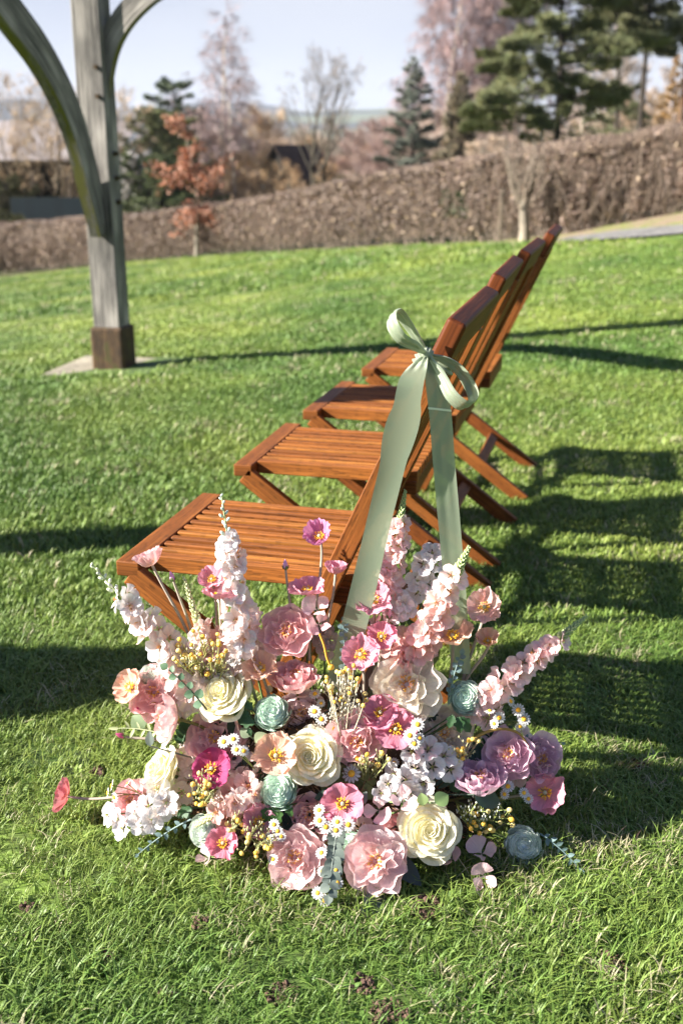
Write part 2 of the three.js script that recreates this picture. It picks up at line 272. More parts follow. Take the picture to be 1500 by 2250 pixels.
  for (let i = 0; i < 2600; i++) {
    const u = r(), h = hedgeH(u), low = r() < 0.55, b = low ? 0 : h * r() * 0.7, L = low ? h * (0.35 + 0.5 * r()) : 0.35 + 0.3 * r();
    q.setFromEuler(e.set((r() - 0.5) * 1.3, r() * 6, (r() - 0.5) * 1.3)); const w = 0.4 + r() * 0.7;
    stems.push(m.clone().compose(at_(u, (low ? 0.02 : -0.02) + 0.3 * r() * r(), Math.min(b, h - 0.3)), q, V3(w, L, w))); const k = 0.5 + r() * 0.7; sc.push(lin(0.27 * k, 0.21 * k, 0.165 * k));
  }
  const stick = new THREE.CylinderGeometry(0.004, 0.009, 1, 4, 1, true); stick.translate(0, 0.5, 0);
  copies('stem', stick, std({ roughness: 0.9 }), stems, sc, t);
  // leaf litter on the verge at the hedge's foot
  const verge = [[1100, 533], [1200, 526], [1300, 514], [1400, 499], [1500, 486], [1700, 462], [1900, 436]].map(([x, y]) => onLand(x, y, 8));
  struct('verge', uvMetres(ribbonOnLand(verge, (u) => lerp(0.3, 2.0, smooth(0, 0.4, u)), 0.02)), std({ map: litterTex, roughness: 1 }));
}

// ---------------------------------------------------------------- open oak frame: the weathered post with its curved braces, and the rest of the frame outside the picture
const oakTex = texture(512, 512, (u, v) => {
  const g = fbm(u * 6, v * 70, 5, 4, 6, 70), f = fbm(u * 3, v * 220, 6, 3, 3, 220), b = fbm(u * 5, v * 6, 7, 4, 5, 6), crack = smooth(0.70, 0.76, fbm(u * 2, v * 60, 12, 2, 2, 60));
  const l = 0.48 + 0.26 * (g - 0.5) + 0.16 * (f - 0.5) + 0.42 * (b - 0.5) - 0.22 * crack; return [l * 1.03, l * 0.99, l * 0.94];
});
oakTex.repeat.set(1 / 1.1, 1 / 0.5);
const oakBump = texture(512, 512, (u, v) => 0.5 + 0.5 * (fbm(u * 4, v * 90, 5, 3, 4, 90) - 0.5) - 0.5 * smooth(0.70, 0.76, fbm(u * 2, v * 60, 12, 2, 2, 60)), false); oakBump.repeat.copy(oakTex.repeat);
const oakMat = std({ map: oakTex, bumpMap: oakBump, bumpScale: 0.004, roughness: 0.9 });
const algaeTex = texture(256, 256, (u, v) => { const b = fbm(u * 6, v * 10, 7, 4, 6, 10), g = fbm(u * 30, v * 30, 9, 3, 30, 30), k = smooth(0.36, 0.6, b + 0.4 * (g - 0.5)); const l = 0.42 + 0.3 * (g - 0.5); return [lerp(l, 0.38, k), lerp(l * 0.96, 0.37, k), lerp(l * 0.88, 0.17, k)]; });
const algaeMat = std({ map: algaeTex, roughness: 0.95 });
const darkOakTex = texture(256, 256, (u, v) => { const g = fbm(u * 5, v * 40, 5, 4, 5, 40), b = fbm(u * 7, v * 7, 17, 4, 7, 7), moss = smooth(0.58, 0.7, b); const l = 0.34 + 0.2 * (g - 0.5) + 0.25 * (b - 0.5); return [lerp(l * 1.2, 0.34, moss * 0.7), lerp(l * 0.9, 0.35, moss * 0.7), lerp(l * 0.6, 0.14, moss * 0.7)]; });
darkOakTex.repeat.set(3, 3);
const plinthMat = std({ map: darkOakTex, color: lin(0.52, 0.53, 0.50), bumpMap: oakBump, bumpScale: 0.003, roughness: 0.85 });
const concreteTex = texture(256, 256, (u, v) => { const n = 0.60 + 0.2 * (fbm(u * 30, v * 30, 3, 3, 30, 30) - 0.5) + 0.3 * (fbm(u * 4, v * 4, 5, 4, 4, 4) - 0.5); return [n * 1.02, n * 0.96, n * 0.83]; });
const pegGeo = new THREE.CylinderGeometry(0.013, 0.014, 0.05, 10);
function curvedBrace(spine, across, thick, wide) {                            // a flat curved oak plank: faces oak, underside grown over with algae
  const curve = new THREE.CatmullRomCurve3(spine), n = 26, rings = curve.getSpacedPoints(n), dir = V3(curve.getLength(), 0, 0);
  const faces = [], under = [];
  const at2 = (i, a, b) => { const T = rings[Math.min(n, i + 1)].clone().sub(rings[Math.max(0, i - 1)]).normalize(), N = across.clone().cross(T).normalize(); if (N.y < 0) N.negate(); return rings[i].clone().addScaledVector(N, a * wide / 2).addScaledVector(across, b * thick / 2); };
  const strip = (a0, b0, a1, b1) => grid(n, 1, (u, v) => at2(Math.round(u * n), lerp(a0, a1, v), lerp(b0, b1, v)).toArray());
  const L = dir.length(), fix = (g) => { const U = g.attributes.uv; for (let i = 0; i < U.count; i++) U.setXY(i, U.getX(i) * L, U.getY(i) * wide + 0.31); return g; };
  faces.push(fix(strip(-1, 1, 1, 1)), fix(strip(1, -1, -1, -1)), fix(strip(1, 1, 1, -1)));
  under.push(fix(strip(-1, -1, -1, 1)));
  return [mergeGeometries(faces), mergeGeometries(under)];
}
{
  const P = postFoot.clone(); P.y = landY(P.x, P.z);
  const W = 0.172, H = 2.44, up = (p, y) => p.clone().setY(P.y + y);
  const t = thing('oak_frame', 'weathered grey oak post with two curved braces on a dark plinth and concrete pad', 'timber frame', [0, 0, 0]);
  const pad = new RoundedBoxGeometry(PAD, 0.12, PAD, 2, 0.01); pad.rotateY(Math.atan2(-postR.z, postR.x)); pad.translate(P.x, P.y - 0.062, P.z); part('concrete_pad', pad, std({ map: concreteTex, roughness: 0.9 }), t);
  const post = (foot, withPegs) => {
    const f = foot.clone(), y0 = withPegs ? P.y : landY(f.x, f.z);
    part('plinth', board(f.clone().setY(y0 - 0.03), f.clone().setY(y0 + 0.265), PLINTH, PLINTH, postR, 0.018), plinthMat, t);
    part('post', board(f.clone().setY(y0 + 0.262), f.clone().setY(P.y + H), W, W, postR, 0.006), oakMat, t);
  };
  post(P, true);
  const s2 = P.clone().addScaledVector(postN, 3.83), s3 = P.clone().addScaledVector(postR, 4.2), s4 = s2.clone().addScaledVector(postR, 5.4);
  post(s2); post(s3);
  part('beam', board(up(P, H + 0.08).addScaledVector(postN, -0.3), up(s2, H + 0.08).addScaledVector(postN, 0.5), 0.17, 0.17, UPV, 0.006), oakMat, t);
  part('beam', board(up(P, H + 0.079).addScaledVector(postR, 0.088), up(s3, H + 0.079).addScaledVector(postR, 0.4), 0.165, 0.165, UPV, 0.006), oakMat, t);
  const brace = (foot, dir, across, thick, wide, shape) => {
    const [f, u] = curvedBrace(shape.map(([x, y]) => foot.clone().setY(P.y + y).addScaledVector(dir, x)), across, thick, wide); const m = part('brace', f, oakMat, t); part('underside', u, algaeMat, m).userData.label = 'green algae on the underside of the brace';
  };
  const long = [[0.07, 0.86], [0.13, 0.99], [0.20, 1.14], [0.27, 1.30], [0.35, 1.45], [0.46, 1.59], [0.60, 1.72], [0.75, 1.83], [0.93, 1.93], [1.15, 2.05], [1.4, 2.19], [1.68, 2.42]];
  brace(P, postN, postR, 0.07, 0.185, long); brace(P, postR, postN, 0.07, 0.12, [[0.02, 1.56], [0.035, 1.68], [0.07, 1.82], [0.13, 1.95], [0.22, 2.06], [0.36, 2.17], [0.55, 2.27], [0.70, 2.43]]);
  // pegs through the brace joints
  for (const y of [1.02, 1.16, 1.30]) { const g = pegGeo.clone(); g.rotateZ(Math.PI / 2); g.rotateY(Math.atan2(-postR.z, postR.x)); const p = up(P, y).addScaledVector(postR, W / 2); g.translate(p.x, p.y, p.z); part('peg', g, plinthMat, t); }
  for (const y of [1.62, 1.78]) { const g = pegGeo.clone(); g.rotateX(Math.PI / 2); g.rotateY(Math.atan2(postN.x, postN.z)); const p = up(P, y).addScaledVector(postN, W / 2).addScaledVector(postR, 0.05); g.translate(p.x, p.y, p.z); part('peg', g, plinthMat, t); }
}
// unseen yew cone added out of view on the left to cast shade below the chair
{
  const x = -2.55, z = -2.03, y = landY(x, z), t = thing('added_yew_cone', 'added yew cone outside the frame on the left, put there to cast shade', 'shade_caster', [x, y, z]);
  part('trunk', tapered([V3(0, -0.05, 0), V3(0, 0.3, 0)], [0.04, 0.035]), std({ color: lin(0.1, 0.06, 0.04) }), t);
  const r = rng(5), mats = [], m = new THREE.Matrix4(), q = new THREE.Quaternion(), e = new THREE.Euler();
  for (let i = 0; i < 9000; i++) { const v = r(), a = r() * 6.283, rad = (0.36 * Math.pow(1 - v, 0.7) + 0.02) * (0.75 + 0.3 * Math.sqrt(r())); q.setFromEuler(e.set(r() * 6, r() * 6, r() * 6)); mats.push(m.clone().compose(V3(Math.cos(a) * rad, 0.08 + v * 1.25, Math.sin(a) * rad), q, V3(1, 1, 1))); }
  copies('foliage', grid(1, 2, (u, v) => [(u - 0.5) * 0.03, 0, (v - 0.5) * 0.07]), std({ color: lin(0.03, 0.06, 0.02), side: THREE.DoubleSide }), mats, null, t);
}
// ---------------------------------------------------------------- slatted folding chairs
const teakTex = texture(1024, 512, (u, v) => {
  const g = fbm(u * 5, v * 46, 5, 4, 5, 46), f = fbm(u * 10, v * 190, 6, 2, 10, 190), b = fbm(u * 3, v * 7, 7, 3, 3, 7), pores = smooth(0.62, 0.75, vnoise(u * 60, v * 260, 9, 60, 260));
  const k = clamp(0.5 + 1.1 * (g - 0.5) + 0.7 * (b - 0.5)), l = 1 + 0.28 * (f - 0.5) - 0.16 * pores;
  return [lerp(0.54, 0.76, k) * l, lerp(0.315, 0.48, k) * l, lerp(0.16, 0.24, k) * l];
});
teakTex.repeat.set(1, 2.2);
const teakBump = texture(512, 512, (u, v) => 0.5 + 0.5 * (fbm(u * 8, v * 150, 6, 2, 8, 150) - 0.5), false); teakBump.repeat.copy(teakTex.repeat);
const teak = (r, g, b) => new THREE.MeshPhysicalMaterial({ map: teakTex, color: lin(r, g, b), bumpMap: teakBump, bumpScale: 0.0006, roughness: 0.55, specularIntensity: 0.35, clearcoat: 0.05, clearcoatRoughness: 0.4 });
const teakA = teak(0.58, 0.55, 0.47), teakB = teak(0.70, 0.68, 0.57), teakC = teak(0.46, 0.40, 0.35), teakDark = teak(0.30, 0.22, 0.21), teakPale = teak(0.78, 0.83, 0.67);
const CHAIR_W = 0.462, TH = 14.72 * Math.PI / 180;
function makeChair(label) {
  const t = thing('folding_chair', label, 'chair', [0, 0, 0], 'slatted wooden folding chairs in a row');
  const P = (u, y, v) => V3(u, y, -v), side = V3(0, 0, 1);
  // back stiles: front foot up to the top rail
  const su = (y) => 0.212 + 0.4525 * y + 0.015, along = V3(0.4525, 1, 0).normalize();
  for (const v of [0.015, CHAIR_W - 0.015]) part('stile', board(P(su(0), 0, v), P(su(0.887), 0.887, v), 0.03, 0.038, side), teakA, t);
  // seat legs: from under the front rail to the rear foot
  for (const v of [0.014, CHAIR_W - 0.014]) { const w = v < 0.2 ? v + 0.030 : v - 0.030; part('leg', board(P(0.026, 0.437, v < 0.2 ? 0.012 : CHAIR_W - 0.012), P(0.622, -0.005, v < 0.2 ? 0.012 : CHAIR_W - 0.012), 0.024, 0.046, side), v < 0.2 ? teakA : teakC, t); }
  // seat: front rail, near and far side rails, slats from front to back, rear rail
  part('front_rail', board(P(0.024, 0.449, 0), P(0.024, 0.449, CHAIR_W), 0.032, 0.05, UPV, 0.004), teakA, t);
  for (const v of [0.056, CHAIR_W - 0.056]) part('side_rail', board(P(0.0495, 0.449, v), P(0.474, 0.449, v), 0.034, 0.026, UPV), teakB, t);
  const n = 9; for (let i = 1; i <= n; i++) { const v = lerp(0.056, CHAIR_W - 0.056, i / (n + 1)); part('seat_slat', board(P(0.0495, 0.4525, v), P(0.474, 0.4525, v), 0.0165, 0.026, side, 0.0045), [teakB, teakA, teakPale][(i * 7 + 1) % 3], t); }
  part('rear_rail', board(P(0.452, 0.424, 0.034), P(0.452, 0.424, CHAIR_W - 0.034), 0.034, 0.042, UPV), teakC, t);
  part('seat_batten', board(P(0.25, 0.432, 0.07), P(0.25, 0.432, CHAIR_W - 0.07), 0.02, 0.03, UPV), teakC, t);
  // back: top rail over the stiles, lower rail between them, upright slats
  const back = (y, off = 0) => P(su(y) + off * along.y, y - off * along.x, 0), nrm = V3(along.y, -along.x, 0);
  const rail = (y, v0, v1, w, th, mat, nm, bev = 0.004) => part(nm, board(P(su(y), y, v0), P(su(y), y, v1), th, w, nrm, bev), mat, t);
  rail(0.925, -0.004, CHAIR_W + 0.004, 0.082, 0.036, teakDark, 'top_rail', 0.008);
  rail(0.535, 0.032, CHAIR_W - 0.032, 0.045, 0.022, teakC, 'lower_rail');
  const m = 6; for (let i = 0; i < m; i++) { const v = lerp(0.062, CHAIR_W - 0.062, i / (m - 1)); part('back_slat', board(P(su(0.556), 0.556, v), P(su(0.888), 0.888, v), 0.046, 0.016, side, 0.002), [teakB, teakA, teakPale, teakA][i % 4], t); }
  // stretchers between the feet
  const lu = (y) => lerp(0.622, 0.026, y / 0.437);
  part('stretcher', board(P(lu(0.125), 0.125, 0.024), P(lu(0.125), 0.125, CHAIR_W - 0.024), 0.018, 0.038, V3(0.44, 0.6, 0)), teakC, t);
  part('stretcher', board(P(su(0.11), 0.11, 0.03), P(su(0.11), 0.11, CHAIR_W - 0.03), 0.018, 0.038, nrm), teakC, t);
  // pivot bolts
  const bolt = new THREE.CylinderGeometry(0.007, 0.007, 0.006, 12); bolt.rotateX(Math.PI / 2);
  for (const z of [0.001, -CHAIR_W - 0.001]) { const g = bolt.clone(); g.translate(0.315, 0.226, z); part('bolt', g, std({ color: lin(0.35, 0.3, 0.2), metalness: 0.9, roughness: 0.4 }), t); }
  return t;
}
const chairLabels = ['nearest wooden folding chair, with the green ribbon tied on its back', 'second wooden folding chair from the flowers, just behind the one with the ribbon', 'third wooden folding chair from the flowers, just in front of the farthest one', 'farthest wooden folding chair in the row, last from the flowers'];
const chairV = V3(Math.sin(TH), 0, -Math.cos(TH)), chairU = V3(Math.cos(TH), 0, Math.sin(TH)), chairO = V3(-0.4452, 0, -1.9861);
{
  const first = makeChair(chairLabels[0]);
  [[0, 0], [0.7133, -0.015], [1.3331, -0.014], [2.0419, 0.001]].forEach(([v, u], i) => {
    const c = i ? first.clone() : first; if (i) { c.name = numbered('folding_chair'); c.userData = { ...first.userData, label: chairLabels[i] }; scene.add(c); }
    c.position.copy(chairO).addScaledVector(chairV, v).addScaledVector(chairU, u); c.position.y = landY(c.position.x, c.position.z) ; c.rotation.y = -TH + [0, 0.012, -0.01, 0.008][i];
  });
}
// ---------------------------------------------------------------- sage satin ribbon tied round the nearest chair's back
{
  const K = at(937, 778, 1.795), t = thing('ribbon_bow', 'sage green satin ribbon bow with two long tails tied to the nearest chair back', 'ribbon', K.toArray());
  const weave = texture(256, 256, (u, v) => { const l = 0.5 + 0.25 * Math.sin(v * 6.283 * 64) * 0.5 + 0.2 * (vnoise(u * 40, v * 128, 3, 40, 128) - 0.5); return [l, l, l]; }, false); weave.repeat.set(1, 6);
  const satin = new THREE.MeshPhysicalMaterial({ color: lin(0.34, 0.395, 0.275), roughness: 0.42, sheen: 0.5, sheenColor: lin(0.8, 0.9, 0.8), sheenRoughness: 0.4, transmission: 0.28, thickness: 0, side: THREE.DoubleSide, bumpMap: weave, bumpScale: 0.0004, specularIntensity: 0.9 });
  const pale = new THREE.MeshPhysicalMaterial({ color: lin(0.64, 0.70, 0.56), roughness: 0.4, side: THREE.DoubleSide });
  const rel = (x, y, d) => at(x, y, d).sub(K);
  function strip(rows, n, curl = 0.08) {                                     // rows: [centre, half width, width direction]
    const c = new THREE.CatmullRomCurve3(rows.map((r) => r[0])), w = new THREE.CatmullRomCurve3(rows.map((r, i) => V3(r[1], 0, 0))), d = new THREE.CatmullRomCurve3(rows.map((r) => r[2]));
    return grid(10, n, (u, v) => { const s = u * 2 - 1, p = c.getPoint(v), T = c.getTangent(v), W = d.getPoint(v).normalize(), N = T.clone().cross(W).normalize(), h = w.getPoint(v).x, pinch = 1 - clamp(h / 0.02); p.addScaledVector(W, s * h).addScaledVector(N, h * (curl * (s * s - 0.4) + pinch * 0.5 * Math.sin(s * 7))); return p.toArray(); });
  }
  const mm = (px, d = 1.8) => px / FPX * (d * 0.95 + 0.2) / 2, R = V3(1, 0, 0);
  const tail = (rows) => strip(rows.map(([x, y, d, w, tw]) => [rel(x, y, d), mm(w), R.clone().addScaledVector(camT, tw).addScaledVector(camU, (tw > 0 ? 0.1 : -0.1))]), 60, 0.06);
  part('tail', tail([[934, 782, 1.79, 12, 0.5], [922, 796, 1.775, 34, 0.3], [906, 828, 1.77, 54, 0.15], [893, 890, 1.77, 57, 0.1], [864, 1015, 1.775, 57, 0.08], [831, 1150, 1.785, 56, 0.12], [796, 1300, 1.79, 60, 0.06], [742, 1515, 1.80, 64, 0.1]]), satin, t);
  const tail2 = [[938, 784, 1.79, 10, -0.4], [946, 800, 1.785, 26, -0.3], [954, 830, 1.78, 42, -0.15], [965, 895, 1.78, 48, -0.08], [975, 1020, 1.785, 47, 0.03], [989, 1180, 1.79, 49, -0.05], [1001, 1320, 1.79, 48, 0.03], [1013, 1480, 1.80, 44, 0]];
  part('tail', tail(tail2), satin, t);
  part('hem', tail([[965, 897, 1.7785, 49, -0.08], [965.3, 899, 1.7785, 49, -0.08], [965.7, 902, 1.7785, 49, -0.08]]), pale, t);
  const loop = (pts, perp, k) => { const W = V3(0, 0, 0).addScaledVector(camR, perp[0] * k).addScaledVector(camU, perp[1] * k).addScaledVector(camT, Math.sqrt(1 - k * k)).normalize(); const n = pts.length; return strip(pts.map(([x, y, d], i) => [rel(x, y, d), mm(lerp(10, 42, Math.pow(Math.sin(Math.PI * i / (n - 1)), 0.55))), W]), 60, 0.12); };
  part('loop', loop([[936, 777, 1.79], [912, 762, 1.76], [880, 744, 1.745], [860, 714, 1.75], [860, 692, 1.77], [876, 688, 1.79], [897, 714, 1.795], [917, 746, 1.795], [938, 776, 1.80]], [0.75, 0.62], 0.5), satin, t);
  part('loop', loop([[938, 779, 1.80], [975, 790, 1.80], [1008, 812, 1.80], [1034, 850, 1.785], [1040, 880, 1.765], [1020, 893, 1.75], [992, 872, 1.75], [966, 825, 1.77], [940, 781, 1.79]], [0.75, 0.5], 0.60), satin, t);
  // knot: a pinched, folded band
  const kn = new THREE.SphereGeometry(1, 24, 16), P = kn.attributes.position; for (let i = 0; i < P.count; i++) { const x = P.getX(i), y = P.getY(i), z = P.getZ(i), f = 1 + 0.10 * Math.sin(x * 12 + y * 2); P.setXYZ(i, x * 0.0125 * f, y * 0.0115 * f, z * 0.0105 * f); } kn.rotateZ(-0.6); kn.computeVertexNormals(); part('knot', kn, satin, t);
  // the turn of ribbon round the stile and top of the back
  const s = (u, y, v) => chairO.clone().addScaledVector(chairU, u).addScaledVector(chairV, v).setY(y).sub(K), ring = [s(0.600, 0.892, -0.009), s(0.625, 0.898, -0.010), s(0.652, 0.882, -0.004), s(0.655, 0.875, 0.02), s(0.645, 0.870, 0.045), s(0.60, 0.885, 0.042), s(0.588, 0.898, 0.012), s(0.600, 0.892, -0.009)];
  part('band', strip(ring.map((p) => [p, 0.010, V3(0.42, 0.9, 0)]), 40, 0.1), satin, t);
}
// ---------------------------------------------------------------- trees and buildings beyond the hedge
const barkTex = texture(256, 256, (u, v) => { const n = fbm(u * 10, v * 4, 3, 4, 10, 4), f = fbm(u * 40, v * 16, 5, 3, 40, 16); const l = 0.72 + 0.45 * (n - 0.5) + 0.35 * (f - 0.5); return [l, l, l]; });
const birchTex = texture(256, 256, (u, v) => { const n = smooth(0.62, 0.7, fbm(u * 3, v * 14, 3, 4, 3, 14)), l = lerp(0.93, 0.32, n) - 0.2 * (fbm(u * 8, v * 8, 9, 3, 8, 8) - 0.4); return [l, l * 0.97, l * 0.92]; });
const bark = (r, g, b) => std({ map: barkTex, color: lin(r, g, b), roughness: 1 });
const birchBark = std({ map: birchTex, color: lin(0.8, 0.74, 0.66), roughness: 0.9 });
function grow(r, base, dir, len, rad, level, cfg, geos, tips) {
  const n = level === 0 ? 9 : 5, pts = [base.clone()], radii = [rad], d = dir.clone().normalize(), lift = cfg.lift[level] ?? 0, wob = cfg.wobble ?? 0.12;
  for (let i = 1; i <= n; i++) { d.x += (r() - 0.5) * wob * 2; d.z += (r() - 0.5) * wob * 2; d.y += lift / n + (r() - 0.5) * wob * 0.6; d.normalize(); pts.push(pts[i - 1].clone().addScaledVector(d, len / n)); radii.push(rad * (1 - (level === 0 ? 0.8 : 0.75) * i / n)); }
  geos.push(tapered(pts, radii, level === 0 ? 8 : level === 1 ? 5 : 3));
  if (level >= cfg.levels) { for (let i = 1; i <= n; i++) tips.push([pts[i].clone(), d.clone(), i / n]); return; }
  const kids = cfg.kids[level], from = cfg.from[level];
  for (let k = 0; k < kids; k++) {
    const f = lerp(from, 0.98, (k + r() * 0.8) / kids), i = Math.min(n - 1, Math.floor(f * n)), p = pts[i].clone().lerp(pts[i + 1], f * n - i), T = pts[i + 1].clone().sub(pts[i]).normalize();
    const yaw = k * 2.4 + r() * 0.9, a = cfg.angle[level] * (0.8 + 0.4 * r()), S = V3(Math.cos(yaw), 0, Math.sin(yaw)); S.addScaledVector(T, -S.dot(T)).normalize();
    const nd = T.clone().multiplyScalar(Math.cos(a)).addScaledVector(S, Math.sin(a));
    grow(r, p, nd, len * cfg.ratio[level] * lerp(1.1, 0.5, level === 0 ? Math.pow((f - from) / (1 - from), cfg.taper ?? 1) : f) * (0.8 + 0.4 * r()), Math.max(0.004, rad * (1 - 0.8 * f) * 0.55), level + 1, cfg, geos, tips);
  }
}
const leafGeo = grid(2, 2, (u, v) => [(u - 0.5) * (1 - 1.5 * Math.abs(v - 0.5)), 0.15 * Math.sin(u * 3.1), v - 0.5]);
const needleGeo = (() => { const r = rng(18), p = [], ix = []; for (let i = 0; i < 26; i++) { const a = r() * 6.28, t = 0.25 + 1.2 * r(), L = 0.6 + 0.4 * r(), d = V3(Math.cos(a) * Math.sin(t), Math.cos(t), Math.sin(a) * Math.sin(t)), s = V3(-Math.sin(a), 0, Math.cos(a)).multiplyScalar(0.04), b = d.clone().multiplyScalar(0.1), o = p.length / 3; p.push(...b.clone().add(s).toArray(), ...b.clone().sub(s).toArray(), ...d.clone().multiplyScalar(L).toArray()); ix.push(o, o + 1, o + 2); } const g = new THREE.BufferGeometry(); g.setAttribute('position', new THREE.Float32BufferAttribute(p, 3)); g.setAttribute('uv', new THREE.Float32BufferAttribute(new Float32Array(p.length / 3 * 2), 2)); g.setIndex(ix); g.computeVertexNormals(); return g; })();
const leafMat = new THREE.MeshPhysicalMaterial({ roughness: 0.75, transmission: 0.35, thickness: 0, side: THREE.DoubleSide });
const twigMat = std({ roughness: 1 }), needleMat = std({ roughness: 0.8, side: THREE.DoubleSide });
function place(px, d, topPx) { const g = at(px, 400, d), p = V3(g.x, 0, g.z); p.y = landY(p.x, p.z) - 0.05; return { p, h: at(px, topPx, d).y - p.y }; }
function crown(t, geo, mat, spots, color, vary, seed, name = 'crown') {
  const r = rng(seed), m = new THREE.Matrix4(), q = new THREE.Quaternion(), Y = UPV, mats = [], cols = [];
  for (const [p, d, s] of spots) { q.setFromUnitVectors(Y, d.clone().normalize()); q.multiply(new THREE.Quaternion().setFromAxisAngle(Y, r() * 6.28)); mats.push(m.clone().compose(p, q, V3(s, s, s))); const k = 1 + vary * (r() - 0.5) * 2, w = 1 + vary * 0.5 * (r() - 0.5); cols.push(lin(color[0] * k * w, color[1] * k, color[2] * k / w)); }
  return copies(name, geo, mat, mats, cols, t);
}
// a bare winter tree: limbs, then sprays of fine twigs
function bareTree(name, label, px, d, topPx, o) {
  const { p, h } = place(px, d, topPx), t = thing(name, label, o.category ?? 'tree', p.toArray(), o.group), r = rng(o.seed), geos = [], tips = [];
  for (const [dx, lean, f] of o.trunks ?? [[0, 0, 1]]) grow(r, V3(dx, 0, 0), V3(lean, 1, (r() - 0.5) * 0.06), h * (o.trunkLen ?? 0.92) * f, h * (o.rad ?? 0.011) * f, 0, { levels: 2, kids: o.kids ?? [16, 6], from: o.from ?? [0.3, 0.2], angle: o.angle ?? [0.7, 0.6], ratio: o.ratio ?? [0.38, 0.42], lift: o.lift ?? [0, 0.5, 0.2], taper: o.taper, wobble: o.wobble ?? 0.1 }, geos, tips);
  const trunks = geos.filter((g) => g.attributes.position.count > 70), rest = geos.filter((g) => g.attributes.position.count <= 70);
  part('trunk', mergeGeometries(trunks), o.bark ?? bark(...(o.barkColor ?? [0.2, 0.16, 0.12])), t);
  part('branches', mergeGeometries(rest), bark(...(o.branchColor ?? o.twig)), t);
  const spots = []; const n = o.twigs ?? 2;
  for (const [q, dir] of tips) for (let k = 0; k < n; k++) spots.push([V3(q.x + (r() - 0.5) * h * 0.05, q.y + (r() - 0.5) * h * 0.05, q.z + (r() - 0.5) * h * 0.05), V3(dir.x + (r() - 0.5) * 0.9, dir.y + (o.droop ?? 0.1) + (r() - 0.5) * 0.7, dir.z + (r() - 0.5) * 0.9), h * (o.twigLen ?? 0.07) * (0.6 + 0.8 * r())]);
  crown(t, twigGeo, twigMat, spots, o.twig, 0.3, o.seed + 1, 'crown');
  return t;
}
const PURPLE = [0.34, 0.25, 0.24], BROWN = [0.36, 0.27, 0.18];
bareTree('birch_tree', 'bare silver birch with two white trunks and purplish twigs behind the copper-leaved sapling', 492, 46, 20, { seed: 11, bark: birchBark, trunks: [[-0.35, 0.02, 1], [0.55, -0.03, 0.93], [-0.8, -0.02, 0.6]], twig: PURPLE, branchColor: [0.3, 0.24, 0.22], kids: [16, 4], ratio: [0.24, 0.5], angle: [0.55, 0.6], lift: [0, 0.1, -0.8], droop: -0.5, twigs: 1, twigLen: 0.06, rad: 0.0085 });
bareTree('bare_tree', 'leafless young tree with upright spreading branches alone against the pale sky', 706, 38, 100, { seed: 23, barkColor: [0.11, 0.09, 0.06], branchColor: [0.2, 0.17, 0.13], twig: [0.24, 0.20, 0.17], trunks: [[-0.12, -0.03, 1], [0.12, 0.05, 0.98]], trunkLen: 0.85, kids: [15, 4], from: [0.32, 0.25], ratio: [0.42, 0.4], angle: [0.55, 0.5], lift: [0, 0.5, 0.3], twigs: 1, twigLen: 0.045, rad: 0.0125, droop: 0.3, taper: 1.6 });
bareTree('birch_tree', 'tall weeping birch with hanging purple-brown twigs above the blue-green fir', 955, 56, -170, { seed: 31, bark: birchBark, trunks: [[0, 0.0, 1], [1.3, 0.04, 1.0]], twig: [0.32, 0.22, 0.21], branchColor: [0.22, 0.16, 0.15], kids: [22, 6], ratio: [0.30, 0.5], angle: [0.75, 0.7], lift: [0, -0.1, -1.2], droop: -0.9, twigs: 1, twigLen: 0.07, from: [0.25, 0.2], rad: 0.008 });
bareTree('birch_tree', 'tall birch with a pale upper trunk behind the largest pine', 1085, 58, -220, { seed: 37, bark: birchBark, trunks: [[0, -0.03, 1], [-1.4, -0.02, 0.9]], twig: [0.34, 0.24, 0.225], branchColor: [0.24, 0.18, 0.16], kids: [22, 7], ratio: [0.26, 0.5], angle: [0.65, 0.7], lift: [0, 0.0, -0.9], droop: -0.7, twigs: 1, twigLen: 0.07, from: [0.2, 0.2], rad: 0.008 });
bareTree('birch_tree', 'thin bare birches with pale stems between the two pines on the right', 1290, 48, -160, { seed: 41, bark: birchBark, trunks: [[-0.5, 0.01, 0.9], [0.2, -0.02, 1], [1.0, 0.03, 0.85]], twig: [0.42, 0.35, 0.30], branchColor: [0.3, 0.25, 0.22], kids: [12, 5], ratio: [0.22, 0.45], angle: [0.6, 0.6], twigs: 1, twigLen: 0.05, rad: 0.006 });
bareTree('bare_tree', 'bare buff-twigged tree at the left edge in front of the long grey roof', 62, 40, 190, { seed: 47, barkColor: [0.3, 0.24, 0.17], twig: [0.44, 0.32, 0.20], trunks: [[0, -0.1, 1], [0.5, 0.12, 0.95]], kids: [13, 6], ratio: [0.5, 0.45], angle: [0.75, 0.6], twigs: 1, twigLen: 0.075, from: [0.28, 0.2], rad: 0.011 });
bareTree('bare_tree', 'bare buff-twigged tree just left of the oak post', 168, 41, 205, { seed: 53, barkColor: [0.33, 0.27, 0.19], twig: [0.44, 0.33, 0.22], trunks: [[-0.4, -0.08, 1], [0.2, 0.04, 0.95]], kids: [13, 6], ratio: [0.45, 0.45], angle: [0.7, 0.6], twigs: 1, twigLen: 0.07, from: [0.28, 0.2], rad: 0.01 });
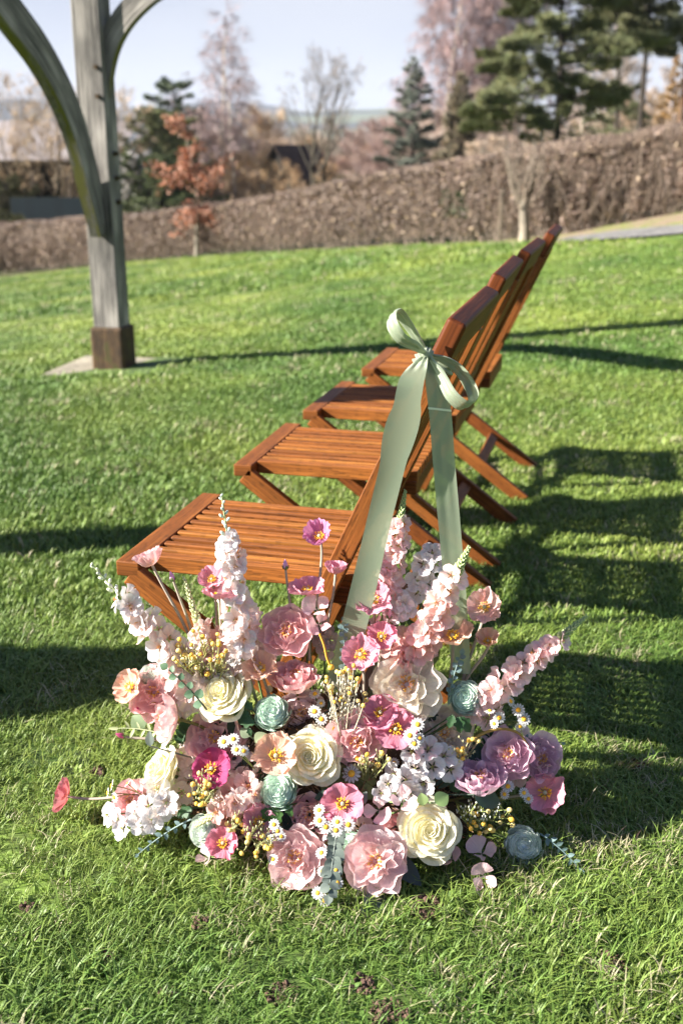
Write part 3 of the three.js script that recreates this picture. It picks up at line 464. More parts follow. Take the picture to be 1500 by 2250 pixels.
// scrub and copse in the dip beyond the hedge
[[432, 60, 250, 'purplish-brown bare thicket left of the white birch trunks', [0.19, 0.135, 0.12]], [560, 62, 245, 'brown bare thicket right of the white birch trunks', BROWN], [500, 47, 330, 'ochre-brown bare bush between the birches and the dark gabled shed', [0.26, 0.18, 0.10]], [628, 70, 275, 'thin bare birch copse behind the dark gabled shed', [0.26, 0.21, 0.18]], [668, 50, 360, 'tan winter scrub right of the dark gabled shed', [0.28, 0.19, 0.11]], [760, 66, 285, 'grey-brown bare thicket right of the lone leafless tree', [0.2, 0.16, 0.13]], [815, 58, 320, 'reddish-brown scrub left of the blue-green fir', [0.24, 0.15, 0.12]], [560, 45, 385, 'low brown scrub in front of the gabled shed', [0.22, 0.155, 0.10]], [770, 46, 385, 'low olive-brown scrub at the foot of the lone leafless tree', [0.2, 0.165, 0.10]], [965, 50, 300, 'pale grey bare branches left of the brown cypress', [0.33, 0.27, 0.22]], [1120, 42, 300, 'pale dead branches behind the hedge left of the largest pine trunk', [0.38, 0.3, 0.23]], [1275, 40, 270, 'bare brown undergrowth between the two pine trunks', [0.27, 0.21, 0.15]], [1440, 42, 215, 'bare brown undergrowth at the right edge under the pines', [0.3, 0.22, 0.15]], [1345, 52, 130, 'misty bare trees behind the right-hand pines', [0.3, 0.24, 0.2]], [850, 52, 270, 'pinkish-grey bare tree just left of the blue-green fir', [0.25, 0.18, 0.16]], [1050, 50, 215, 'tall tan bare tree between the brown cypress and the largest pine', [0.3, 0.23, 0.19]], [930, 60, 240, 'mauve-grey bare tree right of the blue-green fir top', [0.26, 0.19, 0.18]], [250, 44, 330, 'bare brown bush just right of the oak post', [0.22, 0.17, 0.12]]].forEach(([px, d, top, label, twig], i) =>
  bareTree(i < 4 || i === 5 ? 'thicket' : 'scrub_bush', label, px, d, top, { seed: 200 + i * 7, category: 'bush', twig: twig.map((c) => c * 1.6), branchColor: twig.map((c) => c * 1.1), barkColor: twig, trunks: [[-0.9, -0.25, 0.9], [-0.2, -0.08, 1], [0.5, 0.12, 0.95], [1.0, 0.3, 0.85]], kids: [7, 5], ratio: [0.42, 0.5], angle: [0.6, 0.6], from: [0.12, 0.2], twigs: 2, twigLen: 0.11, rad: 0.008, group: undefined }));
// needle trees
function conifer(name, label, px, d, topPx, o) {
  const { p, h } = place(px, d, topPx), t = thing(name, label, 'tree', p.toArray()), r = rng(o.seed), geos = [], spots = [];
  const lean = o.lean ?? 0, tr = (f) => V3(lean * f * h + 0.06 * h * (o.bend ?? 0) * Math.sin(f * 5), f * h, 0);
  part('trunk', tapered(Array.from({ length: 12 }, (_, i) => tr(i / 11)), Array.from({ length: 12 }, (_, i) => h * (o.rad ?? 0.014) * (1 - 0.85 * i / 11)), 8), bark(...o.barkColor), t);
  for (let k = 0; k < o.branches; k++) {
    const f = lerp(o.from, 0.985, Math.pow((k + r()) / o.branches, o.pack ?? 1)), a = k * 2.399 + r() * 0.6, reach = h * o.reach(f) * (0.45 + 0.85 * r()); if (reach < 0.03) continue;
    if (o.keep && !o.keep(f, a, r())) continue;
    const d0 = V3(Math.cos(a), o.tilt(f) + (r() - 0.5) * (o.loose ?? 0.8), Math.sin(a)), pts = [tr(f)], S = 6, dd = d0.clone().normalize();
    for (let i = 1; i <= S; i++) { dd.y += (o.sag ?? -0.25) / S; dd.x += (r() - 0.5) * 0.15; dd.z += (r() - 0.5) * 0.15; dd.normalize(); pts.push(pts[i - 1].clone().addScaledVector(dd, reach / S)); }
    geos.push(tapered(pts, pts.map((_, i) => Math.max(0.006, h * 0.0032 * (1 - 0.85 * i / S) * (0.4 + reach / h * 4))), 4));
    const m = Math.max(4, Math.round(reach * o.dense));
    for (let i = 0; i < m; i++) { const u = lerp(o.inner ?? 0.25, 1.02, Math.sqrt(r())), j = Math.min(S - 1, Math.floor(u * S)), q = pts[j].clone().lerp(pts[j + 1], u * S - j), w = reach * 0.30 * (1.2 - u); q.x += (r() - 0.5) * w * 2; q.z += (r() - 0.5) * w * 2; q.y += (r() - 0.4) * w * (o.thick ?? 1.0); spots.push([q, V3(dd.x + (r() - 0.5), 0.5 + (o.upNeedles ?? 0.4) * r(), dd.z + (r() - 0.5)), o.spray * (0.7 + 0.6 * r())]); }
  }
  part('branches', mergeGeometries(geos), bark(...(o.limbColor ?? o.barkColor)), t);
  crown(t, needleGeo, needleMat, spots, o.green, 0.35, o.seed + 3);
  return t;
}
conifer('pine_tree', 'largest dark green pine right of centre with layered boughs and a leaning trunk', 1214, 31, -330, { seed: 61, lean: -0.012, bend: 0.12, rad: 0.0135, barkColor: [0.075, 0.06, 0.05], green: [0.155, 0.165, 0.07], branches: 96, from: 0.13, reach: (f) => 0.30 * (1 - 0.45 * f) * (0.6 + 0.4 * smooth(0.1, 0.3, f)), tilt: (f) => 0.05 + 0.3 * f, sag: -0.1, dense: 110, spray: 0.19, inner: 0.3, thick: 1.2, upNeedles: 0.8, keep: (f, a, q) => q < (Math.cos(a) < -0.1 ? 1 : 0.8) });
conifer('pine_tree', 'second pine from the right edge with a straight bare dark trunk and yellow-green crown', 1394, 34, -300, { seed: 67, lean: 0.004, rad: 0.012, barkColor: [0.09, 0.07, 0.055], green: [0.18, 0.18, 0.085], branches: 70, from: 0.40, reach: (f) => 0.26 * (1 - 0.3 * f), tilt: () => 0.25, sag: -0.1, dense: 110, spray: 0.19, inner: 0.3, thick: 1.3, upNeedles: 0.8 });
conifer('pine_tree', 'pine at the right edge with an orange-brown upper trunk', 1482, 35, -320, { seed: 71, lean: -0.006, rad: 0.0115, barkColor: [0.30, 0.16, 0.085], green: [0.14, 0.15, 0.07], branches: 34, from: 0.55, reach: (f) => 0.22 * (1 - 0.3 * f), tilt: () => 0.2, dense: 60, spray: 0.18, inner: 0.3 });
conifer('pine_tree', 'slender leaning pine with a thin dark trunk between the two pines on the right', 1352, 38, -180, { seed: 73, lean: -0.07, rad: 0.009, barkColor: [0.08, 0.065, 0.05], green: [0.15, 0.175, 0.075], branches: 30, from: 0.5, reach: (f) => 0.22 * (1 - 0.4 * f), tilt: () => 0.2, dense: 75, spray: 0.22 });
conifer('young_pine', 'low bushy young pine with mossy boughs right of the largest pine trunk', 1345, 36, 185, { seed: 79, rad: 0.016, barkColor: [0.1, 0.075, 0.055], green: [0.17, 0.18, 0.09], branches: 34, from: 0.2, reach: (f) => 0.55 * (1 - 0.7 * f), tilt: () => 0.25, dense: 40, spray: 0.19 });
conifer('fir_tree', 'narrow blue-green fir with a pointed top left of the weeping birch', 905, 47, 128, { seed: 83, rad: 0.012, barkColor: [0.06, 0.05, 0.045], green: [0.19, 0.205, 0.16], branches: 110, from: 0.12, reach: (f) => 0.27 * Math.pow(1 - f, 0.8) + 0.01, tilt: (f) => -0.05 + 0.5 * f, sag: 0.05, dense: 34, spray: 0.2, inner: 0.2, thick: 0.35 });
conifer('cypress', 'brown-tinged columnar cypress between the fir and the largest pine', 1003, 44, 165, { seed: 89, rad: 0.014, barkColor: [0.09, 0.065, 0.05], green: [0.24, 0.20, 0.13], branches: 90, from: 0.05, reach: (f) => 0.24 * Math.pow(1 - f, 0.7) + 0.01, tilt: () => 1.1, sag: 0, dense: 40, spray: 0.2, thick: 0.6 });
conifer('larch_tree', 'small amber larch at the right edge below the orange-trunked pine', 1462, 40, 120, { seed: 97, rad: 0.01, barkColor: [0.16, 0.11, 0.08], green: [0.34, 0.21, 0.08], branches: 60, from: 0.15, reach: (f) => 0.22 * (1 - f) + 0.02, tilt: () => 0.3, dense: 26, spray: 0.16 });
conifer('pine_tree', 'distant dark pine top showing above the olive-green evergreen', 392, 56, 186, { seed: 101, rad: 0.016, barkColor: [0.09, 0.07, 0.05], green: [0.10, 0.13, 0.07], branches: 60, from: 0.3, reach: (f) => 0.34 * (1 - 0.6 * f), tilt: () => 0.35, dense: 30, spray: 0.26 });
conifer('evergreen_bush', 'rounded olive-green evergreen behind the copper-leaved sapling', 365, 43, 255, { seed: 103, rad: 0.016, barkColor: [0.1, 0.08, 0.05], green: [0.17, 0.18, 0.07], branches: 110, from: 0.05, reach: (f) => 0.42 * Math.sqrt(Math.max(0, 1 - f * f)) + 0.02, tilt: () => 0.8, dense: 26, spray: 0.2, thick: 0.9 });
conifer('evergreen_bush', 'dark green evergreen bush just left of the copper-leaved sapling trunk', 345, 40, 355, { seed: 107, rad: 0.02, barkColor: [0.1, 0.08, 0.05], green: [0.11, 0.135, 0.05], branches: 80, from: 0.05, reach: (f) => 0.62 * Math.sqrt(Math.max(0, 1 - f * f)) + 0.02, tilt: () => 0.6, dense: 26, spray: 0.18, thick: 0.9 });
conifer('evergreen_bush', 'dark yew-like bush at the far left edge below the grey roof', 4, 39.5, 400, { seed: 109, rad: 0.03, barkColor: [0.1, 0.08, 0.05], green: [0.07, 0.07, 0.02], branches: 70, from: 0.02, reach: (f) => 0.7 * Math.sqrt(Math.max(0, 1 - f * f)) + 0.02, tilt: () => 0.7, dense: 40, spray: 0.13, thick: 0.9 });
// white blossom beyond the post
{
  const { p, h } = place(288, 40, 330), t = thing('blossom_tree', 'small tree in white blossom between the oak post and the olive-green evergreen', 'tree', p.toArray()), r = rng(113), geos = [], tips = [];
  grow(r, V3(0, 0, 0), UPV.clone(), h * 0.9, 0.05, 0, { levels: 2, kids: [12, 5], from: [0.3, 0.2], angle: [0.8, 0.6], ratio: [0.42, 0.4], lift: [0, 0.3, 0.1] }, geos, tips);
  part('trunk', mergeGeometries(geos), bark(0.2, 0.15, 0.12), t);
  const s = []; for (const [q, d] of tips) for (let k = 0; k < 4; k++) s.push([V3(q.x + (r() - 0.5) * 0.25, q.y + (r() - 0.5) * 0.25, q.z + (r() - 0.5) * 0.25), V3(r() - 0.5, r(), r() - 0.5), 0.09]);
  crown(t, leafGeo, leafMat, s, [0.72, 0.66, 0.62], 0.15, 3);
}
// saplings on the lawn in front of the hedge
{
  const p = onLand(432, 567, 6), t = thing('beech_sapling', 'young tree holding copper-brown dead leaves, with a pale trunk, in front of the hedge', 'tree', p.toArray()), r = rng(127), geos = [];
  const H = at(395, 250, -p.z).y - p.y, w = -p.z / 0.9476 / FPX, P = (px, py) => { const q = at(px, py, -p.z); return V3(q.x - p.x, q.y - p.y, 0); };
  const trunkPts = [[432, 568], [432, 510], [437, 450], [430, 390], [418, 330], [400, 285], [392, 245]].map(([x, y]) => P(x, y));
  part('trunk', tapered(trunkPts, [0.055, 0.045, 0.035, 0.026, 0.018, 0.012, 0.006], 8), bark(0.5, 0.44, 0.34), t);
  const s = [], limbs = [[430, 400, 335, 370, 1], [425, 360, 365, 410, .8], [436, 440, 395, 500, 1], [436, 450, 490, 490, 1.0], [432, 420, 480, 390, .9], [430, 400, 500, 355, .8], [422, 340, 440, 320, .6], [418, 330, 400, 345, .7], [400, 290, 378, 265, .7], [405, 295, 415, 300, .4], [436, 470, 410, 478, .9], [436, 470, 455, 480, .9], [430, 400, 410, 350, .8], [432, 420, 425, 370, .9], [400, 285, 392, 255, .5]];
  for (const [x0, y0, x1, y1, k] of limbs) {
    const a = P(x0, y0), b = P(x1, y1), z = (r() - 0.5) * 0.9; b.z += z; const mid = a.clone().lerp(b, 0.55).add(V3(0, -0.06, 0)); geos.push(tapered([a, mid, b], [0.014, 0.010, 0.004], 4));
    const n = Math.round(150 * k); for (let i = 0; i < n; i++) { const u = lerp(0.2, 1.1, r()), q = a.clone().lerp(b, u); q.x += (r() - 0.5) * 0.46 * k; q.y += (r() - 0.5) * 0.44 * k; q.z += (r() - 0.5) * 0.5; s.push([q, V3(r() - 0.5, r() - 0.7, r() - 0.5), 0.055 + 0.045 * r()]); }
  }
  part('branches', mergeGeometries(geos), bark(0.25, 0.17, 0.12), t);
  crown(t, leafGeo, leafMat, s, [0.44, 0.20, 0.115], 0.5, 131);
}
{
  const p = onLand(1152, 533, 8), t = thing('bare_sapling', 'pale bare sapling with upswept branches in front of the hedge right of centre', 'tree', p.toArray()), r = rng(137), geos = [], P = (px, py) => { const q = at(px, py, -p.z); return V3(q.x - p.x, q.y - p.y, 0); };
  part('trunk', tapered([P(1152, 535), P(1152, 500), P(1150, 470), P(1148, 440)], [0.085, 0.075, 0.07, 0.045], 8), bark(0.55, 0.47, 0.36), t);
  for (let i = 0; i < 22; i++) { const a = P(1150 + (r() - 0.5) * 6, 478 - 35 * r()), b = P(1150 + (r() - 0.5) * 90, 345 + 55 * r()); b.z += (r() - 0.5) * 0.6; const m = a.clone().lerp(b, 0.5); m.x += (b.x - a.x) * 0.18; m.y -= 0.02; geos.push(tapered([a, m, b], [0.016, 0.011, 0.004], 4)); for (let k = 0; k < 4; k++) { const c = m.clone().lerp(b, r()), e = c.clone().add(V3((r() - 0.5) * 0.25, 0.2 + 0.2 * r(), (r() - 0.5) * 0.25)); geos.push(tapered([c, e], [0.006, 0.003], 3)); } }
  part('branches', mergeGeometries(geos), bark(0.46, 0.37, 0.28), t);
  const s = onLand(1098, 537, 8), k = thing('stake', 'thin pale wooden stake left of the bare sapling in front of the hedge', 'stake', s.toArray());
  const h = at(1098, 420, -s.z).y - s.y; part('pole', board(V3(0, -0.05, 0), V3(0, h, 0), 0.05, 0.05, V3(1, 0, 0), 0.006), bark(0.42, 0.33, 0.24), k); const cap = new THREE.ConeGeometry(0.034, 0.05, 4); cap.rotateY(Math.PI / 4); cap.translate(0, h + 0.022, 0); part('tip', cap, bark(0.42, 0.33, 0.24), k);
}
// dark timber shed with a steep gable
function gableHouse(name, label, px, d, eavePx, apexPx, halfW, depth, turn, o) {
  const g = at(px, eavePx, d), y0 = landY(g.x, g.z) - 0.2, t = thing(name, label, 'building', [g.x, y0, g.z]), e = g.y - y0, a = at(px, apexPx, d).y - y0; t.rotation.y = turn;
  const s = new THREE.Shape([[-halfW, 0], [halfW, 0], [halfW, e], [0, a - 0.1], [-halfW, e]].map((q) => new THREE.Vector2(...q))), w = new THREE.ExtrudeGeometry(s, { depth, bevelEnabled: false }); w.translate(0, 0, -depth); part('wall', w, o.wall, t);
  const over = 0.18, slope = (sx) => { const n = 9; for (let i = 0; i < n; i++) { const f0 = i / n, f1 = (i + 1.08) / n, A = V3(0, a, 0).lerp(V3(sx * (halfW + over), e - over * (a - e) / halfW, 0), f0), B = V3(0, a, 0).lerp(V3(sx * (halfW + over), e - over * (a - e) / halfW, 0), f1); const b = board(A.clone().setZ(-depth / 2), B.clone().setZ(-depth / 2), depth + 0.5, 0.035, V3(0, 0, 1)); b.translate(0, 0.004 * (i % 2), 0); part('roof_course', b, o.roof, t); } };
  slope(-1); slope(1);
  part('door', board(V3(0, 0.15, 0.02), V3(0, Math.min(e, 2), 0.02), halfW * 0.8, 0.05, V3(1, 0, 0)), o.trim, t);
  return t;
}
gableHouse('garden_shed', 'small dark timber shed with a steep gable beyond the hedge', 607, 52, 385, 318, 0.95, 3.2, -0.55, { wall: bark(0.03, 0.026, 0.022), roof: bark(0.14, 0.10, 0.075), trim: bark(0.05, 0.04, 0.035) });
// long low building with a pale grey roof behind the bare trees on the left
{
  const d = 44, A = at(-160, 352, d), B = at(232, 357, d - 1), y0 = landY(0, -d) - 3.2, t = thing('long_barn', 'long low barn with a pale grey roof behind the bare trees on the left', 'building', [A.x, 0, A.z]);
  const b = B.clone().sub(A), L = Math.hypot(b.x, b.z); t.rotation.y = Math.atan2(-b.z, b.x);
  const eave = A.y, ridge = at(60, 268, d + 4).y, low = y0;
  const roofTex = texture(256, 256, (u, v) => { const n = 0.62 + 0.2 * (fbm(u * 12, v * 12, 3, 4, 12, 12) - 0.5); return [n * 1.02, n * 0.98, n * 0.97]; });
  for (let i = 0; i < 8; i++) { const z0 = -4 * i / 8 + 0.4, z1 = -4 * (i + 1.06) / 8 + 0.4, f0 = i / 8, f1 = (i + 1.06) / 8; part('roof_course', board(V3(L / 2, lerp(eave, ridge, f0), z0), V3(L / 2, lerp(eave, ridge, f1), z1), L + 0.8, 0.05, V3(1, 0, 0)), std({ map: roofTex, color: lin(0.75, 0.72, 0.72), roughness: 0.9 }), t); }
  part('wall', board(V3(0, (eave + low) / 2, -2.2), V3(L, (eave + low) / 2, -2.2), eave - low, 0.2, UPV), bark(0.04, 0.032, 0.026), t);
  for (let i = 0; i <= 5; i++) part('post', board(V3(L * i / 5, low, 0.1), V3(L * i / 5, eave - 0.05, 0.1), 0.18, 0.18, V3(1, 0, 0)), bark(0.09, 0.065, 0.05), t);
  const f = thing('fence_panel', 'dark teal close-boarded fence under the grey-roofed barn behind the hedge', 'fence', [0, 0, 0]);
  for (let i = 0; i < 16; i++) { const q = at(28 + i * 10.5, 434, 38), y = Math.min(landY(q.x, q.z), q.y - 1.0); part('fence_board', board(V3(q.x, y - 0.1, q.z), V3(q.x, q.y + 0.01 * (i % 2), q.z), 0.166, 0.025, V3(1, 0, 0)), std({ color: lin(0.005, 0.016, 0.021).multiplyScalar(0.8 + 0.3 * hash(i, 3)), roughness: 0.8 }), f); }
}

// the brown mass of far bare woodland on the floor of the dip
{
  const r = rng(900), t = new THREE.Group(), mats = [], cols = [], q = new THREE.Quaternion(); t.name = 'woodland'; t.userData.kind = 'stuff'; scene.add(t);
  tag(t, 'hazy brown bare woodland filling the dip beyond the garden', 'woodland');
  for (let i = 0; i < 130; i++) { const d = 62 + 130 * r(), px = -100 + 1700 * r(), g = at(px, 400, d), y = landY(g.x, g.z), H = Math.max(2.5, (at(px, lerp(330, 262, r()) - (px > 800 ? 60 : 0), d).y - y)), w = 1.6 + 2.2 * r(), k = 0.75 + 0.5 * r(), warm = r();
    for (let j = 0; j < 190; j++) { const a = r() * 6.28, e = Math.sqrt(r()), f = r(), s = 0.5 + 0.6 * r(); q.setFromUnitVectors(UPV, V3((r() - 0.5) * 1.3, 0.5 + r(), (r() - 0.5) * 1.3).normalize()); mats.push(new THREE.Matrix4().compose(V3(g.x + Math.cos(a) * e * w * Math.sin(Math.PI * (0.15 + 0.8 * f)), y + f * H * (1 - 0.25 * e), g.z + Math.sin(a) * e * w), q, V3(s * 2, s * 1.3, s * 2))); const b = k * (0.8 + 0.4 * r()); cols.push(lin(lerp(0.30, 0.40, warm) * b, lerp(0.24, 0.27, warm) * b, lerp(0.21, 0.18, warm) * b)); } }
  copies('tree_crowns', twigGeo, twigMat, mats, cols, t);
}
// ---------------------------------------------------------------- silk flowers: petals
function profile(pts) { const c = new THREE.CatmullRomCurve3(pts.map(([a, b]) => V3(a, b, 0)), false, 'centripetal'); return (s) => c.getPoint(clamp(s)); }
// a petal as a patch of a turned form round the flower's axis (+y), with a rounded, ruffled rim
function petal(o) {
  const P = profile(o.prof), half = o.half, sd = o.seed ?? 1, nu = o.nu ?? 9, nv = o.nv ?? 7, w0 = o.w0 ?? 0.45;
  const g = grid(nu, nv, (u, v) => {
    const t = u * 2 - 1, rim = 1 - (o.round ?? 0.25) * Math.pow(Math.abs(t), o.power ?? 2.4) - (o.notch ?? 0) * Math.exp(-t * t * 30) + (o.jag ?? 0.03) * (vnoise(t * 7 + sd * 3.3, sd) - 0.5) * 2;
    const s = v * Math.max(0.2, rim), p = P(s), q = P(Math.min(1, s + 0.02)), dx = q.x - p.x, dy = q.y - p.y, L = Math.hypot(dx, dy) || 1;
    const a = t * half * lerp(w0, 1, smooth(0, 0.55, s));
    const n = (vnoise(t * (o.freq ?? 2.5) + sd * 5.1, s * 1.5 + sd) - 0.5) * 2 * (o.ruffle ?? 0.06) * s * s + (o.crinkle ?? 0) * Math.sin(t * 26 + 3 * vnoise(t * 3, sd)) * s * (1 - 0.4 * s) + (o.fold ?? 0) * (t * t - 0.3) * s;
    const R = Math.max(0.004, p.x * (1 + (o.spiral ?? 0) * t) - n * dy / L), y = p.y + n * dx / L;
    return [Math.sin(a) * R, y, Math.cos(a) * R];
  }, (u, v) => { const t = u * 2 - 1, [b, m, e] = o.tint ?? [[1, 1, 1], [1, 1, 1], [1, 1, 1]], k = 0.96 + 0.08 * vnoise(t * 16 + sd, v * 2, 5); return [0, 1, 2].map((i) => (v < 0.5 ? lerp(b[i], m[i], v * 2) : lerp(m[i], e[i], v * 2 - 1)) * k); });
  return g;
}
const silkTex = texture(256, 128, (u, v) => { const l = 0.97 + 0.10 * (fbm(u * 36, v * 2, 3, 3, 36, 2) - 0.5) + 0.05 * (vnoise(u * 128, v * 64, 7, 128, 64) - 0.5); return [l, l, l]; });
const silkBump = texture(256, 128, (u, v) => 0.5 + 0.7 * (fbm(u * 30, v * 1.5 * 2, 3, 3, 30, 3) - 0.5) + 0.25 * (fbm(u * 6, v * 6, 23, 3, 6, 6) - 0.5), false);
const petalMats = {};
function silk(r, g, b, through = 0.32) { const k = [r, g, b, through].join(); return petalMats[k] ??= new THREE.MeshPhysicalMaterial({ color: lin(r, g, b), vertexColors: true, map: silkTex, bumpMap: silkBump, bumpScale: 0.0012, roughness: 0.78, transmission: through, thickness: 0, side: THREE.DoubleSide, specularIntensity: 0.35 }); }
const plain = {}; const flat = (r, g, b, rough = 0.75) => plain[[r, g, b, rough].join()] ??= std({ color: lin(r, g, b), roughness: rough, side: THREE.DoubleSide });
const greenLeaf = (r, g, b, through = 0.25) => plain[['leaf', r, g, b].join()] ??= new THREE.MeshPhysicalMaterial({ color: lin(r, g, b), roughness: 0.6, transmission: through, thickness: 0, side: THREE.DoubleSide });
const GREEN = flat(0.09, 0.15, 0.04), FUZZ = flat(0.36, 0.30, 0.24, 0.95), TWIG = flat(0.10, 0.06, 0.035), OLIVE = flat(0.20, 0.17, 0.05);
// petal sets: each a list of [geometry variants, turn, scale, tilt] worked out once per kind of flower
const range = (n) => Array.from({ length: n }, (_, i) => i);
const roseSet = [0, 1].map((v) => { // rings of overlapping petals, tight at the heart, broad and flared outside
  const out = []; let id = 0;
  [[0.09, 2, 0.40, 0.03], [0.17, 3, 0.42, 0.05], [0.27, 3, 0.41, 0.08], [0.38, 4, 0.37, 0.13], [0.50, 4, 0.30, 0.19], [0.62, 5, 0.20, 0.27], [0.74, 5, 0.06, 0.36], [0.80, 5, -0.14, 0.42]].forEach(([m, n, top, flare], k) => { for (const i of range(n)) { const j = hash(i, k, v + 3) - 0.5, sd = ++id * 1.7 + v * 31; out.push([petal({ prof: [[0.06, -0.62], [m * 0.85, -0.42], [m, top - 0.34], [m + flare * 0.4, top - 0.05], [m + flare * (1 + 0.2 * j), top + 0.02 - 0.12 * flare]], half: 3.14 / n * (1.28 + 0.2 * j), w0: 0.75, round: 0.16 + 0.02 * k, power: 2.2, spiral: k < 5 ? 0.16 : 0.09, ruffle: 0.05 + 0.025 * k, freq: 1.6 + 0.4 * j, jag: 0.02, seed: sd, nu: 11, nv: 8, tint: [[1, 0.94, 0.62], [1, 0.975, 0.84], [1.02, 1.02, 1.02]] }), i / n * 6.283 + k * 0.9 + j * 0.5]); } });
  return out; });
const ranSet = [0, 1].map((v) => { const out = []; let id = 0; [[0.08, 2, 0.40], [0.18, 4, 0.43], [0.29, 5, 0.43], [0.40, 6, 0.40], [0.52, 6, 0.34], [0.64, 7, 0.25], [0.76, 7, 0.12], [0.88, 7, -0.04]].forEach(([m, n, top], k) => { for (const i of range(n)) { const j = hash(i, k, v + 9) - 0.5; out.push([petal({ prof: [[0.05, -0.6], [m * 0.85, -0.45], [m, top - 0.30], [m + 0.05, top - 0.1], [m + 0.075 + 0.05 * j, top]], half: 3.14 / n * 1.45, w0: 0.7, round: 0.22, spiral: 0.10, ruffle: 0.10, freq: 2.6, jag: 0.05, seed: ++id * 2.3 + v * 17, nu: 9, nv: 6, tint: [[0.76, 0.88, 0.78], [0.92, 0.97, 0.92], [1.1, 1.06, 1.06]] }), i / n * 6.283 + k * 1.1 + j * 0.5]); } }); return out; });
function peonySet(v, open) {
  const out = [], T = [[1, 0.84, 0.80], [1, 0.96, 0.95], [1.03, 1.03, 1.03]]; let id = 0;
  const ring = (n, prof, half, o) => { for (const i of range(n)) { const j = hash(i, v, n) - 0.5, k = 1 + 0.16 * j; out.push([petal({ prof: prof.map(([a, b]) => [a * k, b + 0.12 * j * a]), half: half * (1 + 0.2 * j), w0: 0.42, round: 0.28, power: 2.1, notch: 0.07, jag: 0.035, seed: ++id * 2.1 + v * 13, nu: 11, nv: 8, tint: T, ...o }), i / n * 6.283 + j * 0.4 + n]); } };
  ring(6, [[0.05, -0.45], [0.5, -0.38], [0.92, lerp(-0.05, -0.30, open)], [1.10, lerp(0.30, -0.12, open)]], 0.80, { ruffle: 0.26, freq: 1.9, fold: 0.08 });
  ring(6, [[0.05, -0.4], [0.46, -0.28], [0.80, lerp(0.0, -0.10, open)], [lerp(0.86, 0.98, open), lerp(0.40, 0.16, open)]], 0.78, { ruffle: 0.28, freq: 2.1, fold: 0.08 });
  ring(5, [[0.05, -0.35], [0.34, -0.15], [0.55, lerp(0.14, 0.05, open)], [lerp(0.50, 0.72, open), lerp(0.48, 0.34, open)]], 0.84, { ruffle: 0.30, freq: 2.4 });
  ring(5, [[0.04, -0.3], [0.2, 0.0], [0.32, 0.22], [lerp(0.24, 0.46, open), 0.45]], 0.95, { ruffle: 0.30, freq: 2.6, spiral: 0.15, nu: 9, nv: 6, tint: [[1, 0.72, 0.64], [1, 0.88, 0.84], [1, 0.97, 0.95]] });
  ring(4, [[0.03, -0.25], [0.09, 0.05], [0.14, 0.22], [lerp(0.10, 0.26, open), 0.36]], 1.1, { ruffle: 0.2, freq: 3, spiral: 0.2, nu: 8, nv: 5, tint: [[1, 0.62, 0.5], [1, 0.78, 0.72], [1, 0.93, 0.90]] });
  return out;
}
const peonySets = { bowl: peonySet(1, 0.1), half: peonySet(2, 0.5), open: peonySet(3, 1) };
const poppySet = (v, cup) => range(5).map((i) => [petal({ prof: [[0.05, -0.05], [0.42, lerp(-0.02, 0.05, cup)], [lerp(0.82, 0.66, cup), lerp(0.1, 0.36, cup)], [lerp(1.08, 0.86, cup), lerp(0.22, 0.78, cup)]], half: 1.02, w0: 0.4, round: 0.13, power: 2.6, ruffle: 0.30, freq: 3.0, crinkle: 0.022, jag: 0.06, fold: 0.10, seed: i * 3 + v * 11, nu: 18, nv: 8, tint: [[0.96, 0.86, 0.72], [1, 0.95, 0.95], [1, 1, 1]] }), i * 1.257 + (i % 2) * 0.15]);
const poppySets = { flat: poppySet(1, 0.15), dish: poppySet(2, 0.5), cup: poppySet(3, 0.95) };
const pistil = new THREE.LatheGeometry([[0.001, 0.27], [0.07, 0.265], [0.12, 0.22], [0.125, 0.14], [0.09, 0.04], [0.05, -0.06]].reverse().map((q) => new THREE.Vector2(...q)), 12);
const stamens = (() => { const r = rng(3), g = []; for (let i = 0; i < 46; i++) { const a = r() * 6.283, k = 0.17 + 0.15 * r(), h = 0.12 + 0.14 * r(); g.push(tapered([V3(Math.cos(a) * 0.1, 0, Math.sin(a) * 0.1), V3(Math.cos(a) * k, h, Math.sin(a) * k)], [0.010, 0.010], 3)); const s = new THREE.IcosahedronGeometry(0.032, 0); s.translate(Math.cos(a) * k, h, Math.sin(a) * k); s.deleteAttribute('uv'); s.setAttribute('uv', new THREE.Float32BufferAttribute(new Float32Array(s.attributes.position.count * 2), 2)); g.push(s.index ? s : mergeVertices(s)); } return mergeGeometries(g); })();
const pea = [[0, [[0.03, 0], [0.3, 0.1], [0.75, 0.35], [1.05, 0.42]], 1.05], [2.1, [[0.03, 0], [0.25, 0.22], [0.5, 0.6], [0.62, 0.95]], 0.8], [4.2, [[0.03, 0], [0.28, 0.2], [0.55, 0.5], [0.75, 0.8]], 0.8]].map(([a, prof, half], i) => [petal({ prof, half, round: 0.3, power: 2, ruffle: 0.22, freq: 2, seed: i + 71, nu: 10, nv: 7, tint: [[1, 1, 0.9], [1, 0.96, 0.97], [1, 0.86, 0.92]] }), a]);
const floretSets = [0, 1, 2].map((v) => range(5).map((i) => [petal({ prof: [[0.03, 0], [0.35, lerp(0.02, 0.2, v / 2)], [0.75, lerp(0.1, 0.4, v / 2)], [1, lerp(0.08, 0.5, v / 2)]], half: 0.72, w0: 0.25, round: 0.40, power: 2, notch: 0.10, ruffle: 0.34, freq: 2.4, jag: 0.06, seed: i + v * 7, nu: 7, nv: 5, tint: [[1, 0.72, 0.6], [1, 0.94, 0.92], [1, 1, 1]] }), i * 1.257]));
